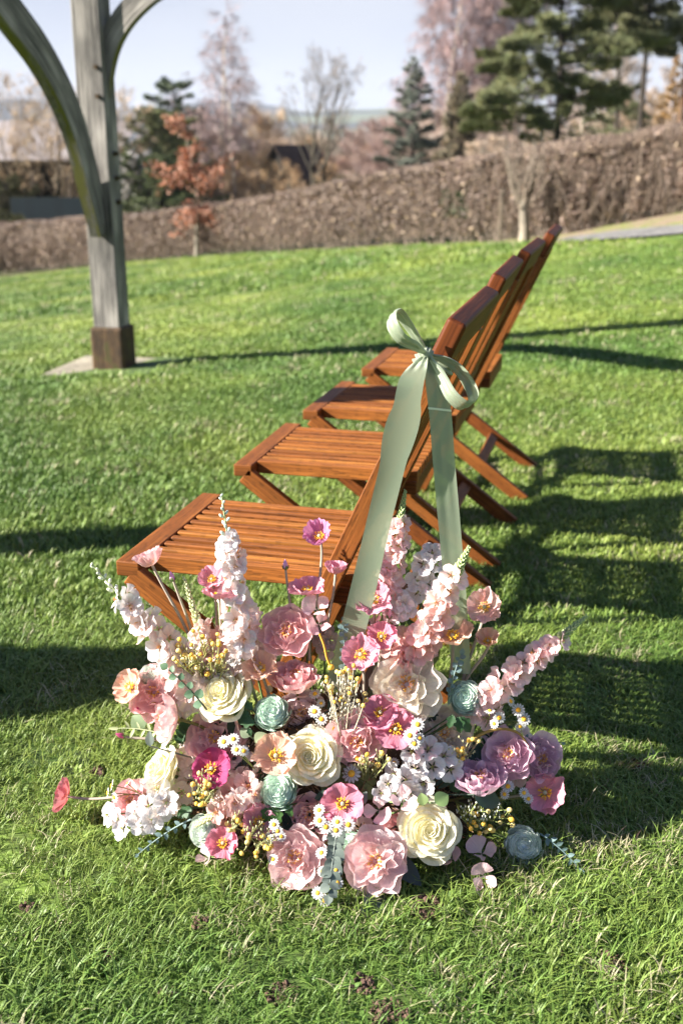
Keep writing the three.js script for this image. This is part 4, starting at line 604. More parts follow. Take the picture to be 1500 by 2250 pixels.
const floretEye = (() => { const r = rng(6), g = []; for (let i = 0; i < 7; i++) { const a = i * 0.9, k = 0.05 + 0.1 * r(); g.push(tapered([V3(0, 0, 0), V3(Math.cos(a) * k, 0.25 + 0.1 * r(), Math.sin(a) * k)], [0.018, 0.03], 4)); } return mergeGeometries(g); })();
const budGeo = new THREE.LatheGeometry([[0.001, 0], [0.3, 0.15], [0.42, 0.5], [0.34, 1.0], [0.14, 1.5], [0.001, 1.7]].map((q) => new THREE.Vector2(...q)), 10);
const sepalSet = range(4).map((i) => [petal({ prof: [[0.05, 0], [0.4, 0.2], [0.5, 0.55], [0.5, 0.85]], half: 0.55, w0: 0.8, round: 0.6, power: 1.5, seed: i, nu: 5, nv: 5, ruffle: 0.1 }), i * 1.57]);

// ---------------------------------------------------------------- where flowers stand in the arrangement
const CENTRE = V3(-0.02, 0, -1.80);
function faceOf(x, y, toDepth) {                                              // distance of the mound's face along the line of sight
  const knots = [[1050, 1.85], [1150, 1.835], [1250, 1.82], [1350, 1.80], [1450, 1.77], [1550, 1.74], [1650, 1.70], [1750, 1.66], [1850, 1.62], [1950, 1.575], [2050, 1.53]];
  let d = knots[0][1]; for (let i = 1; i < knots.length; i++) if (y >= knots[i - 1][0]) d = lerp(knots[i - 1][1], knots[i][1], clamp((y - knots[i - 1][0]) / 100));
  return d + 0.075 * ((x - 740) / 480) ** 2 * smooth(1300, 1700, y) + (toDepth ?? 0);
}
function spot(x, y, r, back = 0) { let d = faceOf(x, y, back), p = at(x, y, d); const rm = r * d / FPX; for (let i = 0; i < 60 && p.y < landY(p.x, p.z) + rm * 0.55; i++) { d -= 0.01; p = at(x, y, d); } return { p, m: r / FPX * (d * Math.cos(PITCH) + (EYE - p.y) * Math.sin(PITCH)) }; }
const facing = (x, y) => { const fx = x - 0.15, fy = y + 0.12; const fz = Math.sqrt(Math.max(0.02, 1 - fx * fx - fy * fy)) * (fx * fx + fy * fy > 1.2 ? -0.3 : 1); return V3(0, 0, 0).addScaledVector(camR, fx).addScaledVector(camU, fy).addScaledVector(camT, fz).normalize(); };
const turnTo = (n, spin) => new THREE.Quaternion().setFromUnitVectors(UPV, n).multiply(new THREE.Quaternion().setFromAxisAngle(UPV, spin));
function placePart(m, q, s, p = V3(0, 0, 0)) { m.quaternion.copy(q); m.scale.setScalar(s); m.position.copy(p); return m; }
function petals(parent, set, mat, q, s, p, name = 'petal', r = () => 0.5) { set.forEach(([g, a]) => { const w = new THREE.Quaternion().setFromEuler(new THREE.Euler((r() - 0.5) * 0.14, a, (r() - 0.5) * 0.14, 'YXZ')); placePart(part(name, g, Array.isArray(mat) ? mat[Math.floor(r() * mat.length)] : mat, parent), q.clone().multiply(w), s * (0.96 + 0.08 * r()), p); }); }
function stemTo(t, from, axis, mat, r0, r1, name = 'stem', reach = 0.45, foot) {
  const head = from, f = foot ?? V3(lerp(CENTRE.x, head.x, 0.45), 0.04, lerp(CENTRE.z, head.z, 0.35)), L = head.distanceTo(f);
  const c = new THREE.CubicBezierCurve3(V3(0, 0, 0), axis.clone().multiplyScalar(-L * reach), f.clone().sub(head).multiplyScalar(0.75).add(V3(0, L * 0.1, 0)), f.clone().sub(head));
  const pts = c.getPoints(10); return part(name, tapered(pts, pts.map((_, i) => lerp(r0, r1, i / 10)), 6), mat, t);
}
let flowerSeed = 500;
const COLORS = { cream: [0.97, 0.93, 0.74], white: [0.92, 0.90, 0.90], ivory: [0.975, 0.92, 0.80], blush: [0.96, 0.82, 0.77], pink: [0.98, 0.68, 0.68], pale: [0.985, 0.78, 0.77], dusty: [0.94, 0.66, 0.68], lilac: [0.87, 0.63, 0.73], hot: [0.84, 0.34, 0.45], rose: [0.85, 0.42, 0.52], orchid: [0.74, 0.32, 0.54], magenta: [0.60, 0.09, 0.24], coral: [0.85, 0.33, 0.37], peach: [0.94, 0.64, 0.50], peachpink: [0.94, 0.63, 0.58], mint: [0.75, 0.89, 0.79], palemint: [0.87, 0.94, 0.86], beige: [0.95, 0.88, 0.77], taupe: [0.52, 0.42, 0.40] };
const tone = (c, k = 1) => COLORS[c].map((x) => x * k);
function head(name, category, label, group, x, y, r, fx, fy, back) { const { p, m } = spot(x, y, r, back), n = facing(fx, fy), t = thing(name, label, category, p.toArray(), group), rr = rng(flowerSeed++); return { t, p, m, n, q: turnTo(n, rr() * 6.28), r: rr }; }
function calyx(t, q, m, n, mat = GREEN, k = 0.32, drop = 0.5) { const g = new THREE.ConeGeometry(1, 1.2, 8, 1, true); g.rotateX(Math.PI); placePart(part('calyx', g, mat, t), q, m * k, n.clone().multiplyScalar(-m * drop)); }
const heartRose = new THREE.LatheGeometry([[0.001, 0.20], [0.3, 0.14], [0.6, -0.05], [0.8, -0.22], [0.7, -0.5], [0.2, -0.62]].reverse().map((q) => new THREE.Vector2(...q)), 24), heartRan = new THREE.LatheGeometry([[0.001, 0.26], [0.35, 0.24], [0.65, 0.13], [0.88, -0.1], [0.8, -0.42], [0.2, -0.58]].reverse().map((q) => new THREE.Vector2(...q)), 24), heartPeony = new THREE.LatheGeometry([[0.001, 0.05], [0.25, 0.0], [0.5, -0.15], [0.5, -0.3], [0.1, -0.42]].reverse().map((q) => new THREE.Vector2(...q)), 20);
function rose(x, y, r, fx, fy, color, label, back) { const h = head('rose', 'rose', label, 'cream silk roses', x, y, r, fx, fy, back); petals(h.t, roseSet[x % 2], [silk(...tone(color)), silk(...tone(color, 0.97))], h.q, h.m * 0.93, V3(0, 0, 0), 'petal', h.r); placePart(part('heart', heartRose, flat(...tone(color).map((c, i) => c * [1, 0.97, 0.8][i])), h.t), h.q, h.m * 0.93); calyx(h.t, h.q, h.m, h.n); stemTo(h.t, h.p, h.n, GREEN, 0.003, 0.0035); }
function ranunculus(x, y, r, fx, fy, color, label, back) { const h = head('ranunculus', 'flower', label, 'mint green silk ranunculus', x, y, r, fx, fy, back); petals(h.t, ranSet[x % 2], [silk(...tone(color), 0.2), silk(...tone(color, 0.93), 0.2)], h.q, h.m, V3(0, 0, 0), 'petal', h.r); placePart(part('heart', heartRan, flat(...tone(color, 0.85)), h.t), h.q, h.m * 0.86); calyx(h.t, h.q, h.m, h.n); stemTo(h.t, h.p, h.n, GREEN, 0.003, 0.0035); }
function peony(x, y, r, fx, fy, color, form, label, back) { const h = head('peony', 'peony', label, 'silk peonies', x, y, r * 1.06, fx, fy, back); petals(h.t, peonySets[form], [silk(...tone(color), 0.36), silk(...tone(color, 0.97), 0.36)], h.q, h.m * 0.93, V3(0, 0, 0), 'petal', h.r); placePart(part('heart', heartPeony, flat(...tone(color)), h.t), h.q, h.m * 0.93); placePart(part('stamens', stamens, flat(0.85, 0.46, 0.08), h.t), h.q, h.m * 0.75, h.n.clone().multiplyScalar(h.m * 0.1)); for (const i of range(3)) { const s = sepalSet[i]; placePart(part('sepal', s[0], flat(0.55, 0.38, 0.06), h.t), h.q.clone().multiply(new THREE.Quaternion().setFromEuler(new THREE.Euler(0, i * 2.1, 0))), h.m * 0.75, h.n.clone().multiplyScalar(-h.m * 0.55)); } stemTo(h.t, h.p.clone(), h.n, OLIVE, 0.003, 0.0035); }
function poppy(x, y, r, fx, fy, color, form, label, o = {}) { const h = head('poppy', 'poppy', label, 'silk poppies', x, y, r * 1.05, fx, fy, o.back); petals(h.t, poppySets[form], [silk(...tone(color), 0.38), silk(...tone(color, 0.94), 0.38)], h.q, h.m, V3(0, 0, 0), 'petal', h.r); placePart(part('stamens', stamens, flat(0.86, 0.52, 0.03), h.t), h.q, h.m * 1.05); placePart(part('pistil', pistil, flat(0.46, 0.44, 0.26), h.t), h.q, h.m * 0.9); const f = o.foot ? at(o.foot[0], o.foot[1], faceOf(o.foot[0], o.foot[1], o.footBack ?? 0.04)) : undefined; stemTo(h.t, h.p, h.n, FUZZ, 0.0026, 0.003, 'stem', o.reach ?? 0.3, f); }
function bud(x, y, r, fx, fy, color, label, foot) { const h = head('poppy_bud', 'flower bud', label, 'poppy buds', x, y, r, fx, fy, 0); placePart(part('petal', budGeo, flat(...tone(color)), h.t), h.q, h.m * 0.95, h.n.clone().multiplyScalar(-h.m * 0.5)); petals(h.t, sepalSet, greenLeaf(0.13, 0.22, 0.05), h.q, h.m * 1.0, h.n.clone().multiplyScalar(-h.m * 0.6), 'sepal', h.r); stemTo(h.t, h.p, h.n, FUZZ, 0.0022, 0.003, 'stem', 0.3, foot && at(foot[0], foot[1], faceOf(foot[0], foot[1], 0.03))); }
function sweetPea(x, y, r, fx, fy, color, label, back) { const h = head('sweet_pea', 'flower', label, 'silk sweet peas', x, y, r, fx, fy, back); petals(h.t, pea, silk(...tone(color), 0.38), h.q, h.m, V3(0, 0, 0), 'petal', h.r); calyx(h.t, h.q, h.m, h.n, GREEN, 0.2, 0.1); stemTo(h.t, h.p, h.n, GREEN, 0.0018, 0.002); }
// a spike: florets along a stem from (x0, y0) up to the tip (x1, y1); r: floret radius at the foot and near the tip
const tipBud = new THREE.SphereGeometry(1, 8, 6); tipBud.scale(0.55, 1, 0.55);
function spike(name, x0, y0, x1, y1, n, r0, r1, colors, tip, label, o = {}) {
  const a = spot(x0, y0, r0, (o.back ?? 0) + 0.02), b = spot(x1, y1, r1, (o.back ?? 0) + (o.tipBack ?? 0)), t = thing(name, label, 'flower spike', a.p.toArray(), 'silk flower spikes'), r = rng(flowerSeed++);
  const A = V3(0, 0, 0), B = b.p.clone().sub(a.p), M = A.clone().lerp(B, 0.5).addScaledVector(camU, o.bow ?? 0), c = new THREE.QuadraticBezierCurve3(A, M, B), pts = c.getPoints(14), stemMat = flat(...(o.stem ?? [0.32, 0.38, 0.2]));
  const foot = V3(lerp(CENTRE.x, a.p.x, 0.5), 0.03, lerp(CENTRE.z, a.p.z, 0.4)).sub(a.p); const all = [foot, foot.clone().multiplyScalar(0.45), ...pts];
  part('stem', tapered(all, all.map((_, i) => lerp(0.0034, 0.0014, i / all.length)), 6), stemMat, t);
  const full = o.full ?? 0.72, axis = B.clone().normalize();
  for (let i = 0; i < n; i++) {
    const f = (i + 0.5 * r()) / n * full, p = c.getPoint(f), rad = lerp(a.m, a.m * r1 / r0, f / full), ang = i * 2.4 + r() * 0.6;
    const sideways = camR.clone().multiplyScalar(Math.cos(ang)).addScaledVector(camT, 0.30 + 0.75 * Math.abs(Math.sin(ang))).addScaledVector(camU, (r() - 0.5) * 0.5); const nrm = sideways.addScaledVector(axis, 0.25).normalize();
    const q = turnTo(nrm, r() * 6.28), pos = p.clone().addScaledVector(nrm, rad * 0.62), col = colors[Math.floor(r() * colors.length)];
    const f_ = placePart(part('floret', floretEye, flat(...(o.eye ?? [0.75, 0.45, 0.2])), t), q, rad, pos);
    floretSets[Math.floor(r() * 3)].forEach(([g, al]) => { const w = new THREE.Quaternion().setFromEuler(new THREE.Euler((r() - 0.5) * 0.3, al, (r() - 0.5) * 0.3, 'YXZ')); placePart(part('petal', g, silk(...tone(col), 0.36), f_), w, 0.95 + 0.15 * r()); });
  }
  const L = B.length();
  if (tip === 'cone') { const g = []; for (let i = 0; i < 60; i++) { const f = lerp(full - 0.02, 1, i / 60), k = i / 60, p = c.getPoint(f), an = i * 2.4, w = a.m * 0.40 * (1 - 0.7 * k), s = V3(Math.cos(an), 0.0, Math.sin(an)).addScaledVector(axis, -axis.dot(V3(Math.cos(an), 0, Math.sin(an)))).normalize(), e = p.clone().addScaledVector(s, w).addScaledVector(axis, w * 1.2); const m = tapered([p.clone().addScaledVector(s, w * 0.3), p.clone().lerp(e, 0.6), e], [a.m * 0.02, a.m * 0.13 * (1.1 - 0.6 * k), a.m * 0.01], 5); g.push(m); } part('tip', mergeGeometries(g), flat(...(o.tipColor ?? [0.42, 0.52, 0.24])), t); }
  else if (tip) for (let i = 0; i < 13; i++) { const f = lerp(full, 1, i / 12), p = c.getPoint(f), an = i * 2.6, s = camR.clone().multiplyScalar(Math.cos(an)).addScaledVector(camT, Math.sin(an)), w = a.m * lerp(0.34, 0.10, i / 12), m = placePart(part('bud', tipBud, flat(...(o.tipColor ?? [0.62, 0.72, 0.62])), t), turnTo(s.clone().addScaledVector(axis, 1).normalize(), 0), a.m * lerp(0.23, 0.13, i / 12), p.clone().addScaledVector(s, w)); if (i === 12) m.position.copy(B); }
  return t;
}
// loose clusters: florets given one by one
function cluster(name, label, spots, r, color, o = {}) {
  const cx = spots.reduce((s, q) => s + q[0], 0) / spots.length, cy = spots.reduce((s, q) => s + q[1], 0) / spots.length, c = spot(cx, cy, r, (o.back ?? 0) + 0.05), t = thing(name, label, 'flower cluster', c.p.toArray(), o.group ?? 'silk floret clusters'), rr = rng(flowerSeed++), stems = [];
  for (const [x, y, k] of spots) { const s = spot(x, y, r * 1.12 * (k ?? 1), (o.back ?? 0)), n = facing((x - cx) / 120 + (rr() - 0.5) * 0.5, -(y - cy) / 150 + (rr() - 0.4) * 0.5), p = s.p.clone().sub(c.p), q = turnTo(n, rr() * 6), f_ = placePart(part('floret', floretEye, flat(...(o.eye ?? [0.6, 0.62, 0.2])), t), q, s.m, p); floretSets[Math.floor(rr() * 3)].forEach(([g, al]) => placePart(part('petal', g, silk(...tone(color), 0.36), f_), new THREE.Quaternion().setFromEuler(new THREE.Euler((rr() - 0.5) * 0.3, al, (rr() - 0.5) * 0.3, 'YXZ')), 0.98 + 0.14 * rr())); stems.push(tapered([p.clone(), p.clone().multiplyScalar(0.5).addScaledVector(n, -0.02), V3(0, -0.02, -0.01)], [0.0012, 0.0015, 0.002], 5)); }
  stems.push(tapered([V3(0, -0.02, -0.01), V3(lerp(CENTRE.x, c.p.x, 0.6), 0.03, lerp(CENTRE.z, c.p.z, 0.5)).sub(c.p)], [0.002, 0.003], 5)); part('stem', mergeGeometries(stems), o.stemMat ?? GREEN, t);
}
const daisyPetals = mergeGeometries(range(13).map((i) => { const g = petal({ prof: [[0.2, 0.02], [0.5, 0.08], [0.8, 0.08], [1, 0.02]], half: 0.20, w0: 0.9, round: 0.35, seed: i, nu: 3, nv: 3, ruffle: 0.05 }); g.rotateY(i / 13 * 6.283); return g; }));
const daisyEye = new THREE.SphereGeometry(0.38, 10, 6, 0, 6.3, 0, 1.6); daisyEye.scale(1, 0.7, 1); daisyEye.translate(0, 0.03, 0);
function daisies(label, spots, foot, back = 0) { // [x, y, r, fx, fy]
  const b = spot(foot[0], foot[1], 5, back + 0.04), t = thing('daisy_spray', label, 'daisies', b.p.toArray(), 'white silk daisy sprays'), stems = [];
  for (const [x, y, r = 17, fx = 0, fy = 0.3] of spots) { const s = spot(x, y, r * 0.84, back - 0.015), n = facing(fx, fy), p = s.p.clone().sub(b.p), q = turnTo(n, x); const d = placePart(part('daisy', daisyPetals, silk(0.86, 0.85, 0.83, 0.2), t), q, s.m, p); placePart(part('centre', daisyEye, flat(0.85, 0.45, 0.03), d), new THREE.Quaternion(), 1); const c = new THREE.QuadraticBezierCurve3(p, p.clone().addScaledVector(n, -0.04), V3(0, 0, 0)), pts = c.getPoints(6); stems.push(tapered(pts, pts.map(() => 0.0011), 4)); }
  part('stem', mergeGeometries(stems), flat(0.22, 0.24, 0.07), t);
}
const berryGeo = (() => { const g = new THREE.SphereGeometry(1, 12, 9), P = g.attributes.position; for (let i = 0; i < P.count; i++) { const x = P.getX(i), y = P.getY(i), z = P.getZ(i), k = 1 + 0.07 * Math.sin(x * 9) * Math.sin(z * 9); P.setXYZ(i, x * k, y * (y > 0.8 ? 0.85 : 1) * k, z * k); } g.computeVertexNormals(); return g; })();
function berries(label, cx, cy, w, h, n, foot, seed, o = {}) {
  const b = spot(foot[0], foot[1], 5, o.footBack ?? (o.back ?? 0) + 0.05), t = thing('berry_spray', label, 'berry spray', b.p.toArray(), 'yellow berry sprays'), r = rng(seed), stems = [], tips = [], mats = [flat(0.78, 0.44, 0.05, 0.6), flat(0.84, 0.56, 0.12, 0.6), flat(0.87, 0.66, 0.24, 0.6)];
  for (let i = 0; i < n; i++) { const a = r() * 6.28, k = Math.sqrt(r()), x = cx + Math.cos(a) * w * k, y = cy + Math.sin(a) * h * k, s = spot(x, y, 4.3 + 2.0 * r(), (o.back ?? 0) - 0.03 + 0.05 * r()), p = s.p.clone().sub(b.p); placePart(part('berry', berryGeo, mats[Math.floor(r() * 3)], t), turnTo(facing(r() - 0.5, r() * 0.6), r() * 6), s.m, p); const c = new THREE.QuadraticBezierCurve3(p, p.clone().multiplyScalar(0.55).addScaledVector(camU, -0.012), V3(0, 0, 0)), pts = c.getPoints(5); stems.push(tapered(pts, pts.map((_, j) => 0.0008 + 0.0002 * j), 4));
    for (let j = 0; j < 6; j++) { const q = c.getPoint(0.1 + 0.5 * r()), e = q.clone().addScaledVector(camR, (r() - 0.5) * 0.03).addScaledVector(camU, 0.004 + 0.016 * r()).addScaledVector(camT, (r() - 0.3) * 0.02); stems.push(tapered([q, e], [0.0007, 0.0006], 3)); const g = tipBud.clone(); g.scale(0.0022, 0.0028, 0.0022); g.translate(e.x, e.y, e.z); tips.push(g); } }
  part('stem', mergeGeometries(stems), flat(...(o.stem ?? [0.30, 0.32, 0.12])), t); part('small_buds', mergeGeometries(tips), flat(...(o.bud ?? [0.62, 0.60, 0.34])), t).userData.kind = 'stuff';
}
// leaves
function leafBlade(L, W, o = {}) { const sh = o.shape ?? ((v) => Math.pow(Math.sin(Math.PI * Math.pow(v, o.skew ?? 0.8)), 0.8)); return grid(6, 9, (u, v) => { const t = u * 2 - 1, lobe = o.lobes ? 0.45 + 0.55 * Math.abs(Math.cos(v * Math.PI * o.lobes)) : 1, x = t * W / 2 * sh(v) * lobe; return [x, (o.cup ?? 0.18) * Math.abs(t) * W * 0.5 * sh(v) - (o.droop ?? 0.15) * L * v * v + 0.003 * Math.sin(v * 40) * Math.abs(t) * (o.vein ?? 0), L * v]; }); }
const leafKinds = { round: leafBlade(1, 0.95, { skew: 0.85 }), oval: leafBlade(1, 0.58), lance: leafBlade(1, 0.3), lobed: leafBlade(1, 0.75, { lobes: 2.5 }), big: leafBlade(1, 0.5, { vein: 1 }) };
function aim(dir, normal) { const z = dir.clone().normalize(), y = normal.clone().addScaledVector(z, -normal.dot(z)).normalize(), x = y.clone().cross(z); return new THREE.Quaternion().setFromRotationMatrix(new THREE.Matrix4().makeBasis(x, y, z)); }
function sprig(name, label, x0, y0, x1, y1, kind, n, leafPx, mat, o = {}) {
  const a = spot(x0, y0, 5, o.back ?? 0), b = spot(x1, y1, 3, (o.back ?? 0) + (o.tipBack ?? 0)), t = thing(name, label, 'foliage', a.p.toArray(), o.group ?? 'foliage sprigs'), r = rng(flowerSeed++), B = b.p.clone().sub(a.p), c = new THREE.QuadraticBezierCurve3(V3(0, 0, 0), B.clone().multiplyScalar(0.5).addScaledVector(camU, o.bow ?? 0.01), B), pts = c.getPoints(10);
  part('stem', tapered(pts, pts.map((_, i) => lerp(o.stemR ?? 0.0018, 0.0007, i / 10)), 5), o.stemMat ?? mat, t);
  for (let i = 0; i < n; i++) { const f = lerp(o.from ?? 0.12, 1, i / Math.max(1, n - 1)), p = c.getPoint(f), T = c.getTangent(f), sgn = i % 2 ? 1 : -1, across = T.clone().cross(camT).normalize().multiplyScalar(sgn), dir = T.clone().multiplyScalar(i === n - 1 ? 1 : 0.55).addScaledVector(across, i === n - 1 ? 0 : 0.9).addScaledVector(camT, 0.25 * r()), nm = camT.clone().addScaledVector(camR, (r() - 0.5) * 1.2).addScaledVector(camU, (r() - 0.2) * 1.0); placePart(part('leaf', leafKinds[kind], mat, t), aim(dir, nm), a.m / 5 * leafPx * (0.75 + 0.5 * r()), p); }
  return t;
}
function leaf(label, x0, y0, x1, y1, kind, mat, o = {}) { const a = spot(x0, y0, 4, o.back ?? 0.01), b = spot(x1, y1, 4, (o.back ?? 0.01) + (o.tipBack ?? 0)), D = b.p.clone().sub(a.p), t = thing('leaf', label, 'leaf', a.p.toArray(), 'single leaves'), L = D.length(); placePart(part('blade', leafKinds[kind], mat, t), aim(D, camT.clone().addScaledVector(camU, 0.4).addScaledVector(camR, o.roll ?? 0)), L); const f = V3(CENTRE.x, 0.05, CENTRE.z).sub(a.p).multiplyScalar(0.5); part('stalk', tapered([V3(0, 0, 0).addScaledVector(D, 0.02), f], [0.0015, 0.0018], 5), mat, t); }
// ---------------------------------------------------------------- the arrangement, flower by flower
{ // fibrous brown base that holds the stems
  const t = thing('flower_base', 'brown fibrous mound holding the flower stems together low on the grass', 'flower base', [CENTRE.x, landY(CENTRE.x, CENTRE.z), CENTRE.z]);
  const g = new THREE.IcosahedronGeometry(1, 12), P = g.attributes.position; for (let i = 0; i < P.count; i++) { const x = P.getX(i), y = P.getY(i), z = P.getZ(i), k = 0.85 + 0.35 * fbm(x * 4 + 5 + z * 3, y * 4 + 5, 3, 3); P.setXYZ(i, x * 0.27 * k, y * (y > 0 ? 0.25 : 0.05) * k, z * 0.11 * k); } const gm = mergeVertices(g.deleteAttribute('normal') && g); gm.computeVertexNormals(); part('core', gm, flat(0.06, 0.038, 0.022, 1), t);
  const r = rng(9), m = [], c = [], q = new THREE.Quaternion(); const fib = new THREE.CylinderGeometry(0.0009, 0.0009, 1, 3, 1, true);
  for (let i = 0; i < 2600; i++) { const a = r() * 6.28, e = r() * 1.5, p = V3(Math.cos(a) * Math.cos(e) * 0.28, Math.sin(e) * 0.255, Math.sin(a) * Math.cos(e) * 0.115); q.setFromUnitVectors(UPV, V3(r() - 0.5, (r() - 0.3) * 0.7, r() - 0.5).normalize()); m.push(new THREE.Matrix4().compose(p, q, V3(1, 0.03 + 0.06 * r(), 1))); const k = 0.5 + r(); c.push(lin(0.22 * k, 0.13 * k, 0.07 * k)); }
  copies('fibre', fib, std({ roughness: 1 }), m, c, t);
}
// cream roses
rose(486, 1522, 63, -0.18, 0.34, 'cream', 'large cream rose below the yellow berries, tilted up to the left');
rose(682, 1662, 62, 0.02, 0.12, 'cream', 'cream rose facing the camera in the middle of the arrangement');
rose(349, 1694, 53, -0.62, 0.3, 'cream', 'cream rose turned sideways at the left edge above the white florets');
rose(944, 1824, 66, 0.12, 0.18, 'cream', 'largest low cream rose at the lower right next to the yellow berries', -0.02);
// mint ranunculus
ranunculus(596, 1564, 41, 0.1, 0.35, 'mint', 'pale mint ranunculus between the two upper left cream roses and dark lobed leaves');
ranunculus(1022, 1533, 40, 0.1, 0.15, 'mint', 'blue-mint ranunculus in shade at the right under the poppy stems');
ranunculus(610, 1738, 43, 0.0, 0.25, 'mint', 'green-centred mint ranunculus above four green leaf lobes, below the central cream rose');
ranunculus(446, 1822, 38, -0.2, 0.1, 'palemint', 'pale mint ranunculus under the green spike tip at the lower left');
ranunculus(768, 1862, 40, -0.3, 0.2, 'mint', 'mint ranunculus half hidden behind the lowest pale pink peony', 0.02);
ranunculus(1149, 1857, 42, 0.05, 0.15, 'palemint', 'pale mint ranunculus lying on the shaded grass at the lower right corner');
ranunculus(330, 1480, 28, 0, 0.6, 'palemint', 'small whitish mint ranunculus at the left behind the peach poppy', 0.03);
// peonies
peony(630, 1388, 53, 0.1, 0.12, 'pink', 'half', 'tall open pink peony with a coral heart above the rest of the peonies');
peony(648, 1490, 52, 0.05, 0.75, 'pink', 'bowl', 'pink peony cup facing the sky just below the tall coral-hearted peony', 0.01);
peony(662, 1560, 44, 0.3, -0.35, 'pale', 'half', 'pink peony hanging down beside the upper mint ranunculus', 0.03);
peony(340, 1522, 54, 0.05, 0.25, 'pink', 'half', 'pink peony at the left edge beside the peach poppy', 0.01);
peony(366, 1578, 50, -0.75, 0.0, 'pale', 'bowl', 'pink peony seen from behind with a yellow calyx, left of the large cream rose', -0.02);
peony(474, 1622, 57, 0.1, 0.3, 'pink', 'half', 'pink peony below the large cream rose with daisies on its right', 0.02);
peony(784, 1624, 58, 0.05, -0.30, 'dusty', 'half', 'dusty pink peony nodding down right of the central cream rose');
peony(894, 1506, 74, -0.05, 0.3, 'ivory', 'open', 'ivory open peony with an orange centre, the largest bloom on the right');
peony(976, 1608, 54, 0.05, 0.0, 'beige', 'half', 'beige peony in shade below the ivory peony', 0.02);
peony(1117, 1657, 50, -0.1, 0.2, 'lilac', 'half', 'dusky lilac peony upright beside a curved brown stem at the right');
peony(1186, 1666, 47, 0.35, 0.1, 'lilac', 'bowl', 'outermost lilac peony on the right above the pink poppy');
peony(1052, 1712, 52, 0.1, 0.72, 'lilac', 'bowl', 'lilac peony seen from its layered back right of the white florets');
peony(648, 1884, 61, 0.02, 0.15, 'pale', 'half', 'pale pink peony low in front, left of the little daisies and eucalyptus');
peony(823, 1893, 66, 0.12, 0.22, 'pale', 'open', 'lowest pale pink open peony with a yellow centre, beside a big dark leaf', -0.02);
peony(680, 1790, 46, 0.2, 0.1, 'pink', 'open', 'pink peony with orange stamens tucked between mint ranunculus and daisies', 0.03);
peony(872, 1832, 44, -0.3, 0.0, 'pink', 'half', 'coral pink peony half hidden left of the low cream rose', 0.03);
peony(290, 1757, 42, -0.2, 0.2, 'pink', 'half', 'pink peony behind the white florets at the lower left', 0.02);
peony(600, 1715, 60, -0.1, 0.1, 'blush', 'half', 'blush peony half hidden behind the green-centred mint ranunculus', 0.045);
// poppies on tall stems
poppy(702, 1180, 35, -0.05, 0.42, 'orchid', 'cup', 'topmost orchid-pink poppy in front of the chair back', { foot: [688, 1400], back: 0.0 });
poppy(334, 1240, 37, -0.25, 0.82, 'pink', 'cup', 'pink poppy standing alone over the front corner of the seat', { foot: [425, 1420] });
poppy(737, 1258, 28, 0.2, 0.86, 'rose', 'cup', 'small pink poppy right of the topmost poppy, seen from the side', { foot: [712, 1420] });
poppy(676, 1300, 38, 0.1, 0.80, 'rose', 'dish', 'wide pink poppy below the topmost poppy, seen from the side', { foot: [680, 1450] });
poppy(466, 1275, 29, 0.05, 0.5, 'rose', 'dish', 'pink poppy with a yellow eye left of the white spike', { foot: [480, 1440] });
poppy(482, 1312, 37, 0.15, 0.88, 'rose', 'dish', 'deep pink poppy seen from behind below the yellow-eyed one', { foot: [492, 1450], back: -0.015 });
poppy(822, 1318, 39, 0.02, 0.3, 'rose', 'dish', 'hot pink poppy against the left ribbon tail', { foot: [815, 1450] });
poppy(838, 1400, 32, 0.1, 0.28, 'hot', 'dish', 'hot pink poppy below and right of the one against the ribbon', { foot: [830, 1490], back: -0.01 });
poppy(793, 1440, 40, -0.05, 0.3, 'rose', 'dish', 'magenta-pink poppy lowest of the three by the ribbon tail', { foot: [800, 1530], back: -0.02 });
poppy(1064, 1335, 37, -0.08, 0.25, 'peachpink', 'dish', 'salmon-pink poppy at the right of the right ribbon tail', { foot: [1015, 1500] });
poppy(994, 1401, 43, -0.02, 0.68, 'peach', 'dish', 'wide peach poppy in front of the right ribbon tail', { foot: [985, 1520], back: -0.01 });
poppy(1072, 1411, 29, -0.1, 0.6, 'peach', 'cup', 'small peach poppy cup on a thick stem right of the wide peach poppy', { foot: [1020, 1500] });
poppy(573, 1470, 37, 0.1, 0.5, 'peach', 'dish', 'peach poppy above the upper mint ranunculus', { foot: [600, 1560] });
poppy(289, 1512, 37, -0.35, 0.3, 'peach', 'dish', 'peach poppy at the far left edge of the arrangement');
poppy(607, 1662, 45, 0.1, 0.3, 'peach', 'dish', 'translucent peach poppy touching the left of the central cream rose', { back: -0.015 });
poppy(836, 1567, 38, 0.0, 0.35, 'hot', 'flat', 'upper of two touching hot pink poppies under the ivory peony', { back: -0.01 });
poppy(869, 1602, 41, 0.15, 0.15, 'hot', 'flat', 'lower of two touching hot pink poppies under the ivory peony', { back: -0.02 });
poppy(466, 1690, 40, 0.05, 0.3, 'magenta', 'flat', 'deep magenta poppy right of the sideways cream rose', { back: -0.01 });
poppy(753, 1767, 43, 0.05, 0.25, 'hot', 'flat', 'hot pink poppy low in the middle above the daisies', { back: -0.01 });
poppy(567, 1806, 36, 0.45, 0.15, 'rose', 'dish', 'pink poppy turned right beneath the green-centred mint ranunculus');
poppy(491, 1853, 34, 0.0, 0.25, 'hot', 'dish', 'hot pink poppy beside the pale mint ranunculus at the lower left', { back: -0.01 });
poppy(148, 1750, 39, -0.93, 0.1, 'coral', 'dish', 'coral poppy lying out on the grass at the far left on a long stem', { foot: [330, 1752], footBack: 0.03, reach: 0.45 });
poppy(1197, 1742, 43, -0.1, 0.2, 'rose', 'dish', 'pink poppy at the far right edge over dark grass', { foot: [1080, 1760], reach: 0.4 });
